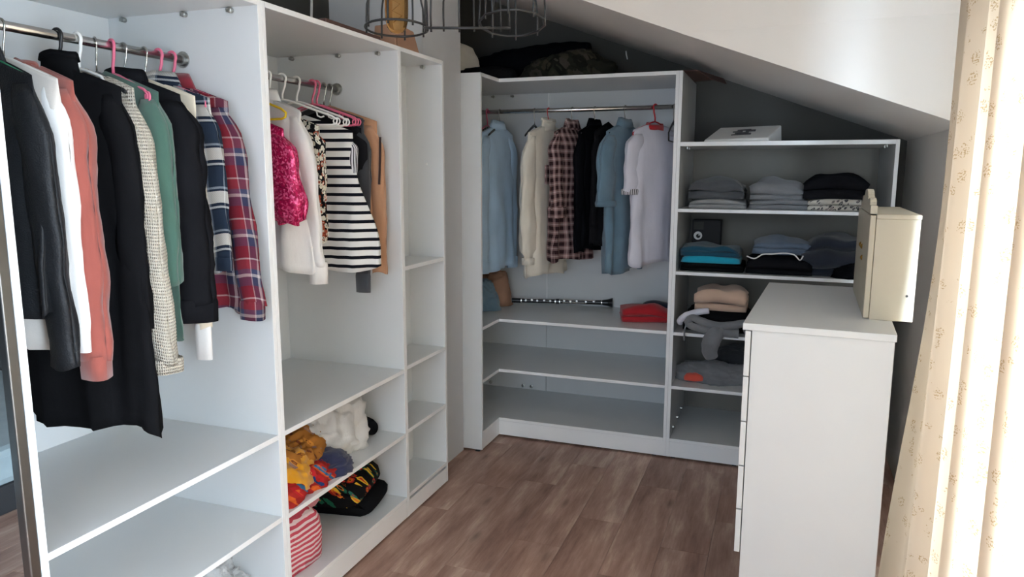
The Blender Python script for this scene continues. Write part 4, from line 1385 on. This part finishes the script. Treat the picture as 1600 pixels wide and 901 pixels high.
BZ = 0.1107
G5 = 'folded clothes on the bottom shelf of the middle bay'
heap('striped_shirt', 'white and red-pink striped top bundled on the bottom shelf by the divider', (-0.185, 2.125, BZ), 0.13, 0.15, 0.22, 'pink_stripe', 11, 0.0, G5, 0.14, 4, 'shirt', e=0.5, uvz=True, ridge=0.4, sq=0.6)
folded('undershirt', 'plain salmon pink top folded behind the striped top', (-0.31, 2.325, BZ), 0.1, 0.24, 0.12, 0.22, 4, 'pink_cloth', 12, G5, 0.2, 'top')
folded('trousers', 'plain black trousers lying under and beside the flowered ones', (-0.235, 2.655, BZ), 0.18, 0.31, 0.24, 0.09, 2, 'black_cloth', 13, G5, 0.2, 'trousers')
folded('flowered_trousers', 'black trousers with orange and green flowers folded in a tall pile', (-0.225, 2.575, BZ + 0.085), 0.26, 0.28, 0.30, 0.185, 3, 'floral_dark', 14, G5, 0.3, 'trousers', wob=0.016)
# plastic bag in the bottom of the first bay
heap('plastic_bag', 'crumpled clear plastic bag on the bottom shelf of the widest bay', (-0.31, 1.83, 0.11), 0.14, 0.10, 0.14, 'bag_plastic', 21, 0, None, 0.5, 8, 'bag', ridge=1.0)

# --- corner wardrobe shelf
KZ = 0.7267
cl = thing('clarinet', 'black clarinet with silver keys lying along the back of the shelf', 'clarinet', (0.19, 4.49, KZ), math.atan2(0.16, 0.71))
prof = [(0.0, -0.37), (0.008, -0.37), (0.011, -0.34), (0.013, -0.29), (0.0155, -0.285), (0.0155, -0.22), (0.0135, -0.218), (0.0135, 0.0), (0.0165, 0.002), (0.0165, 0.03), (0.0135, 0.032), (0.014, 0.24), (0.016, 0.30), (0.022, 0.34), (0.030, 0.365), (0.031, 0.37), (0.0, 0.368)]
v, f = lathe([(max(r_, 0.0005), z) for r_, z in prof], 20, 'x', (0, 0, 0.031))
link('body', v, f, M['clarinet'], cl, smooth=False)
for xx in (-0.285, -0.22, 0.002, 0.03, 0.30):
    v, f = lathe([(0.0158, xx - 0.004), (0.0172, xx - 0.003), (0.0172, xx + 0.003), (0.0158, xx + 0.004)], 20, 'x', (0, 0, 0.031))
    link('ring', v, f, M['silver'], cl)
for k, xx in enumerate((-0.19, -0.15, -0.115, -0.07, -0.03, 0.06, 0.10, 0.14, 0.20, 0.25)):
    v, f = lathe([(0.0085, 0.001), (0.0085, -0.003), (0.005, -0.005)], 12, 'y', (xx, -0.0135, 0.036 + 0.003 * (k % 2)))
    link('key', v, f, M['silver'], cl)
for z, xa, xb in ((0.046, -0.2, -0.02), (0.044, 0.05, 0.26), (0.026, 0.05, 0.2)):
    v, f = tube([(xa, -0.013, z), (xb, -0.013, z)], 0.002, 8)
    link('rod', v, f, M['silver'], cl)
folded('shirt', 'red folded shirt at the divider end of the corner shelf', (0.81, 4.24, KZ), 0.25, 0.29, 0.17, 0.07, 2, 'red_cloth', 31, None, 0.35, 'shirt', wob=0.022)
folded('t_shirt', 'dark navy folded shirt beside the red one on the corner shelf', (0.88, 4.37, KZ), 0.1, 0.18, 0.13, 0.085, 3, 'navy_cloth', 32, None, 0.2, 'shirt')
heap('jeans', 'blue denim trousers bundled behind the end panel', (-0.215, 4.24, KZ), 0.10, 0.11, 0.17, 'denim', 33, 0, None, 0.3, 6, 'trousers')
heap('bag', 'tan cloth bag slumped behind the denim bundle', (-0.20, 4.42, KZ), 0.10, 0.09, 0.24, 'kraft', 34, 0, None, 0.2, 5, 'bag')

# --- shelf unit, second shelf from the top
G6 = 'folded clothes on the upper shelf of the shelf unit'
S1 = 1.394
folded('t_shirt', 'pale grey shirt at the bottom of the first pile by the divider', (1.21, 4.24, S1), H9, 0.36, 0.30, 0.045, 2, 'pale_grey', 41, G6, 0.1, 'shirt')
folded('sweater', 'dark grey sweater on top of the first pile by the divider', (1.20, 4.24, S1 + 0.047), H9, 0.34, 0.29, 0.085, 2, 'dark_grey_knit', 42, G6, 0.45, 'sweater', wob=0.024)
folded('t_shirt', 'mid grey shirt under the grey sweatshirt in the middle pile', (1.525, 4.22, S1), H9, 0.36, 0.30, 0.05, 2, 'grey_knit', 43, G6, 0.1, 'shirt')
folded('sweatshirt', 'grey sweatshirt on the middle pile of the upper shelf', (1.51, 4.22, S1 + 0.05), H9, 0.32, 0.27, 0.08, 3, 'grey_knit', 44, G6, 0.5, 'sweatshirt', wob=0.024)
folded('blouse', 'cream and grey printed blouse under the black sweater', (1.80, 4.20, S1), H9, 0.34, 0.28, 0.055, 2, 'pale_floral', 45, G6, 0.1, 'blouse')
folded('sweater', 'black sweater on the pile nearest the sloping wall', (1.79, 4.20, S1 + 0.056), H9, 0.33, 0.31, 0.095, 2, 'black_knit', 46, G6, 0.5, 'sweater', wob=0.024)

# --- third shelf
S2 = 1.0582
G7 = 'folded clothes on the third shelf of the shelf unit'
folded('t_shirt', 'black shirt at the bottom of the teal pile', (1.20, 4.16, S2), H9, 0.32, 0.33, 0.045, 2, 'black_cloth', 51, G7, 0.1, 'shirt')
folded('t_shirt', 'bright turquoise shirt folded between black and dark teal', (1.195, 4.155, S2 + 0.046), H9, 0.33, 0.31, 0.035, 1, 'cyan', 52, G7, 0.2, 'shirt')
folded('sweatshirt', 'dark teal sweatshirt on top of the turquoise shirt', (1.19, 4.17, S2 + 0.08), H9, 0.33, 0.31, 0.052, 2, 'teal', 53, G7, 0.1, 'sweatshirt', wob=0.016)
folded('sweatpants', 'black sweatpants with white drawstring under the faded denim', (1.54, 4.17, S2), H9, 0.33, 0.33, 0.085, 3, 'black_knit', 54, G7, 0.25, 'trousers')
dc = limp('drawstring', 'thin white drawstring lying along the black sweatpants', [(1.38, 3.995, S2 + 0.095), (1.42, 3.985, S2 + 0.085), (1.46, 3.985, S2 + 0.108), (1.51, 3.985, S2 + 0.112), (1.56, 3.985, S2 + 0.118), (1.61, 3.985, S2 + 0.112), (1.64, 3.99, S2 + 0.085), (1.655, 3.99, S2 + 0.108)], 0.0035, 'white_cloth', None, 'cord', sides=8, wr=0.0)
folded('jeans', 'faded blue jeans on top of the black sweatpants', (1.55, 4.19, S2 + 0.10), H9, 0.30, 0.30, 0.07, 2, 'mid_denim', 55, G7, 0.3, 'jeans', wob=0.022)
folded('jeans', 'dark blue jeans in a tall pile behind the cream cabinet', (1.82, 4.20, S2), H9, 0.36, 0.33, 0.17, 4, 'dark_denim', 56, G7, 0.25, 'jeans', wob=0.024)
heap('jeans', 'near-black jeans slumped over the shelf edge by the cabinet', (1.90, 4.045, S2), 0.11, 0.075, 0.085, 'dark_navy', 57, 0, G7, 0.3, 6, 'jeans')
bx_ = thing('box', 'dark box with a white eye-like round print at the shelf corner', 'box', (1.135, 4.42, S2))
box('body', 1.055, 1.215, 4.36, 4.48, S2, S2 + 0.255, M['dark_gap'], bx_, 0.002)
v, f = lathe([(0.024, 0.0), (0.024, -0.002), (0.023, -0.0025)], 24, 'y', (1.090, 4.36, S2 + 0.165))
link('round_print', v, f, M['white_card'], bx_, origin=(1.135, 4.42, S2))
v, f = lathe([(0.012, 0.0), (0.012, -0.002), (0.011, -0.0025)], 20, 'y', (1.092, 4.3575, S2 + 0.163))
link('dark_dot', v, f, M['dark_gap'], bx_, origin=(1.135, 4.42, S2))
v, f = lathe([(0.004, 0.0), (0.004, -0.001)], 12, 'y', (1.097, 4.355, S2 + 0.169))
link('white_dot', v, f, M['white_card'], bx_, origin=(1.135, 4.42, S2))
box('side_label', 1.065, 1.12, 4.3585, 4.36, S2 + 0.2, S2 + 0.245, M['grey_paint'], bx_, 0)

# --- fourth shelf
S3 = 0.7245
G8 = 'clothes piled on the fourth shelf of the shelf unit'
folded('sweater', 'black sweater under the beige sweatshirt', (1.24, 4.20, S3), H9, 0.34, 0.36, 0.115, 3, 'black_cloth', 61, G8, 0.15, 'sweater')
folded('hoodie', 'beige sweatshirt folded on top of the black sweater', (1.255, 4.15, S3 + 0.118), H9, 0.27, 0.27, 0.115, 3, 'beige', 62, G8, 0.05, 'sweatshirt', wob=0.024)
gh = limp('hoodie', 'grey hoodie sleeves looped along the shelf edge below the black sweater', [(1.39, 3.99, S3 + 0.035), (1.44, 3.965, S3 + 0.052), (1.40, 3.95, S3 + 0.080), (1.33, 3.945, S3 + 0.065), (1.25, 3.945, S3 + 0.055), (1.17, 3.945, S3 + 0.075), (1.12, 3.945, S3 + 0.09), (1.10, 3.945, S3 + 0.06), (1.16, 3.945, S3 + 0.035), (1.26, 3.945, S3 + 0.025), (1.36, 3.96, S3 + 0.02)], [0.018, 0.018, 0.018, 0.02, 0.022, 0.02, 0.018, 0.018, 0.02, 0.024, 0.024], 'grey_knit', None, 'hoodie', seed=4, group=G8)
limp('sleeve_end', '', [(1.27, 3.955, S3 + 0.03), (1.245, 3.925, S3 + 0.010), (1.225, 3.915, S3 - 0.03), (1.222, 3.915, S3 - 0.075), (1.235, 3.918, S3 - 0.115)], [0.03, 0.04, 0.044, 0.04, 0.028], 'grey_knit', gh, seed=6)
limp('drawstring', '', [(1.10, 3.95, S3 + 0.075), (1.085, 3.935, S3 + 0.03), (1.083, 3.935, S3 - 0.02), (1.084, 3.935, S3 - 0.035)], 0.004, 'grey_knit', gh, seed=6, wr=0.0)
limp('strap', 'white cotton strap trailing from the pile by the divider', [(1.20, 4.0, S3 + 0.125), (1.14, 3.985, S3 + 0.115), (1.08, 3.985, S3 + 0.09), (1.05, 3.99, S3 + 0.06), (1.06, 4.0, S3 + 0.045)], [0.015, 0.017, 0.018, 0.016, 0.01], 'lilac_white', None, 'strap', seed=8, group=G8)
# --- fifth shelf
S4 = 0.4218
G9 = 'clothes on the fifth shelf of the shelf unit'
heap('sweatpants', 'grey sweatpants with a coral patch crumpled on the fifth shelf', (1.27, 4.20, S4), 0.21, 0.13, 0.085, 'grey_knit', 71, 0.1, G9, 0.35, 6, 'trousers')
heap('patch', '', (-0.15, -0.095, 0.012), 0.055, 0.03, 0.045, 'coral', 72, 0, None, 0.2, 6, parent=bpy.data.objects[-1] if False else [o for o in COL.objects if o.get('label', '').startswith('grey sweatpants')][0])
heap('sweater', 'dark grey sweater lying behind the grey sweatpants', (1.40, 4.36, S4), 0.22, 0.13, 0.16, 'charcoal', 73, 0, G9, 0.25, 5, 'sweater')

# --- top of the shelf unit
pk = thing('parcel', 'flat white paper package with grey print on the shelf unit top', 'package', (1.32, 4.12, 1.742), -0.08)
def wz(x, y):
    return 0.012 + 0.30 * (y + 0.13) + 0.006 * sin(11 * x)


pc = [(-0.18, -0.11), (0.15, -0.13), (0.19, 0.12), (-0.14, 0.14)]
pv = [(x, y, 0.0) for x, y in pc] + [(x * 0.97, y * 0.97, wz(x, y)) for x, y in pc]
link('body', pv, BF, M['paper'], pk, bevel=0.006)
for (x0_, y0_, w_, h_) in ((-0.05, -0.05, 0.10, 0.016), (-0.035, -0.02, 0.07, 0.014), (-0.05, 0.01, 0.05, 0.014), (0.015, 0.012, 0.05, 0.022), (-0.03, 0.04, 0.07, 0.012)):
    q_ = [(x0_, y0_), (x0_ + w_, y0_), (x0_ + w_, y0_ + h_), (x0_, y0_ + h_)]
    link('print', [(x, y, wz(x, y) - 0.004) for x, y in q_] + [(x, y, wz(x, y) + 0.0035) for x, y in q_], BF, M['ink'], pk)

# --- things on top of the corner wardrobe
heap('cushion', 'cream round cushion beside the grey pier on the corner wardrobe', (-0.34, 4.12, ZT), 0.15, 0.14, 0.22, 'offwhite', 81, 0, None, 0.12, 3, 'cushion')
limp('rolled_bag', 'long black rolled garment bag lying on the corner wardrobe', [(-0.28, 4.36, ZT + 0.09), (-0.12, 4.36, ZT + 0.12), (0.10, 4.37, ZT + 0.15), (0.28, 4.38, ZT + 0.18), (0.42, 4.38, ZT + 0.185)], [0.08, 0.09, 0.085, 0.065, 0.05], 'dark_navy', None, 'bag', seed=11)
heap('duffel_bag', 'olive camouflage bag slumped in front of the rolled garment bag', (0.33, 4.18, ZT), 0.27, 0.13, 0.135, 'camo', 83, 0.05, None, 0.3, 5, 'bag')
heap('blanket', 'dark folded blanket between cushion and camouflage bag', (-0.14, 4.10, ZT), 0.20, 0.11, 0.075, 'black_cloth', 84, 0, None, 0.25, 5, 'blanket')
cbk = thing('cardboard_sheet', 'thin reddish-brown cardboard lying over the edge of the corner wardrobe', 'cardboard', (1.06, 4.2, ZT))
link('sheet', [(-0.07, -0.19, 0.001), (0.03, -0.17, 0.001), (0.13, 0.22, 0.001), (-0.06, 0.30, 0.001), (-0.07, -0.19, 0.006), (0.03, -0.17, 0.006), (0.13, 0.22, 0.006), (-0.06, 0.30, 0.006)], BF, M['dark_card'], cbk)
link('flap', [(0.03, -0.17, 0.001), (0.085, -0.06, -0.03), (0.15, 0.20, -0.03), (0.13, 0.22, 0.001), (0.03, -0.17, 0.005), (0.085, -0.06, -0.026), (0.15, 0.20, -0.026), (0.13, 0.22, 0.005)], BF, M['dark_card'], cbk)
v, f = tube([(0.588, 4.614, 2.32), (0.592, 4.606, 2.30), (0.600, 4.604, 2.27)], 0.004, 8)
tag(link('wall_hook', v, f, M['pl_white'], smooth=True), 'tiny white hook high on the dark alcove wall', 'hook')

# --- things on top of the long wardrobe
kb = thing('cardboard_box', 'brown cardboard box on the wardrobe behind the amber bulb', 'box', (-0.06, 2.91, H))
link('body', [(-0.06, -0.10, 0), (0.05, -0.10, 0), (0.05, 0.085, 0), (-0.06, 0.085, 0), (-0.055, -0.095, 0.09), (0.045, -0.095, 0.095), (0.042, 0.06, 0.085), (-0.055, 0.06, 0.085)], BF, M['kraft'], kb, bevel=0.005)
link('flap', [(0.052, -0.10, 0), (0.058, -0.105, 0.0), (0.058, 0.09, 0.0), (0.052, 0.085, 0), (0.048, -0.09, 0.094), (0.051, -0.095, 0.092), (0.048, 0.06, 0.083), (0.045, 0.06, 0.086)], BF, M['kraft'], kb)
ks = box('flat_cardboard', -0.45, -0.02, 2.32, 2.70, H, H + 0.02, M['dark_card'], None, 0.002)
tag(ks, 'flat dark brown cardboard panel lying on the wardrobe top', 'cardboard')
v, f = tube([(-0.58, 3.015, H), (-0.575, 3.03, 2.3), (-0.57, 3.05, CEIL)], 0.006, 8)
tag(link('cable', v, f, M['pl_white'], smooth=True), 'thin white cable running down the wall to the wardrobe top', 'cable')


# ---------------------------------------------------------------- cage lamps
def cage(label, c, r_, tilt, az, with_bulb, group='black wire cage lamps on the ceiling', nrib=8, sides=36):
    """c = centre of the open bottom ring; tilt about the horizontal axis az"""
    t = thing('cage_lamp', label, 'lamp', c, 0, group)
    ax = Vector((cos(az), sin(az), 0))
    Q = Matrix.Rotation(tilt, 4, ax)

    def P(x, y, z):
        return tuple(Q @ Vector((x, y, z)))
    ring = [P(r_ * cos(2 * pi * k / sides), r_ * sin(2 * pi * k / sides), 0) for k in range(sides)]
    link('ring', *tube(ring, 0.0032, 8, closed=True), M['black_metal'], t, smooth=True)
    ring = [P(0.036 * cos(2 * pi * k / 20), 0.036 * sin(2 * pi * k / 20), 0.165) for k in range(20)]
    link('ring', *tube(ring, 0.0035, 8, closed=True), M['black_metal'], t, smooth=True)
    for k in range(nrib):
        a_ = 2 * pi * (k + 0.3) / nrib
        cs, sn = cos(a_), sin(a_)
        pr = [(r_, -0.010), (r_, 0.03), (r_ * 0.98, 0.065), (r_ * 0.86, 0.10), (0.05, 0.145), (0.036, 0.165), (0.034, 0.19)]
        link('rib', *tube([P(q * cs, q * sn, z) for q, z in pr], 0.0026, 6), M['black_metal'], t, smooth=True)
    v, f = lathe([(0.036, 0.185), (0.034, 0.20), (0.022, 0.225), (0.008, 0.235)], 20)
    link('socket_cap', [P(*q) for q in v], f, M['black_metal'], t, smooth=True)
    top = Vector(P(0, 0, 0.235))
    v, f = tube([top, top + Vector((0, 0, 0.05)), Vector((top.x * 0.9, top.y * 0.9, CEIL - c[2]))], 0.003, 8)
    link('cord', v, f, M['black_metal'], t, smooth=True)
    v, f = lathe([(0.045, CEIL - c[2]), (0.045, CEIL - c[2] - 0.02), (0.01, CEIL - c[2] - 0.03)], 20, 'z', (top.x * 0.9, top.y * 0.9, 0))
    link('ceiling_rose', v, f, M['black_metal'], t)
    if with_bulb:
        v, f = lathe([(0.013, 0.17), (0.016, 0.15), (0.026, 0.12), (0.031, 0.085), (0.031, 0.05), (0.030, 0.02), (0.025, 0.0), (0.016, -0.010), (0.004, -0.014)], 24)
        b = link('bulb', [P(*q) for q in v], f, M['amber'], t, smooth=True)
        fil = []
        for k in range(9):
            fil.append(P(0.012 * (1 if k % 2 else -1), 0.006 * cos(k * 0.8), 0.13 - 0.014 * k))
        link('filament', *tube(fil, 0.0012, 6), M['brass'], b)
        v, f = lathe([(0.014, 0.19), (0.015, 0.16), (0.013, 0.155)], 16)
        link('socket', [P(*q) for q in v], f, M['black_metal'], t)
    else:
        v, f = lathe([(0.019, 0.20), (0.020, 0.165), (0.017, 0.155)], 16)
        link('socket', [P(*q) for q in v], f, M['black_metal'], t)
    return t


cage('round black wire cage lamp holding an amber bulb', (0.548, 1.80, 1.957), 0.083, -0.08, 0.35, True)
cage('black wire cage lamp seen edge-on, without a bulb', (0.752, 1.80, 1.945), 0.109, 0.19, 0.35, False)
cage('bare black wire cage lamp before the dark alcove', (0.875, 1.80, 1.948), 0.083, -0.2, 0.35, False, sides=12)
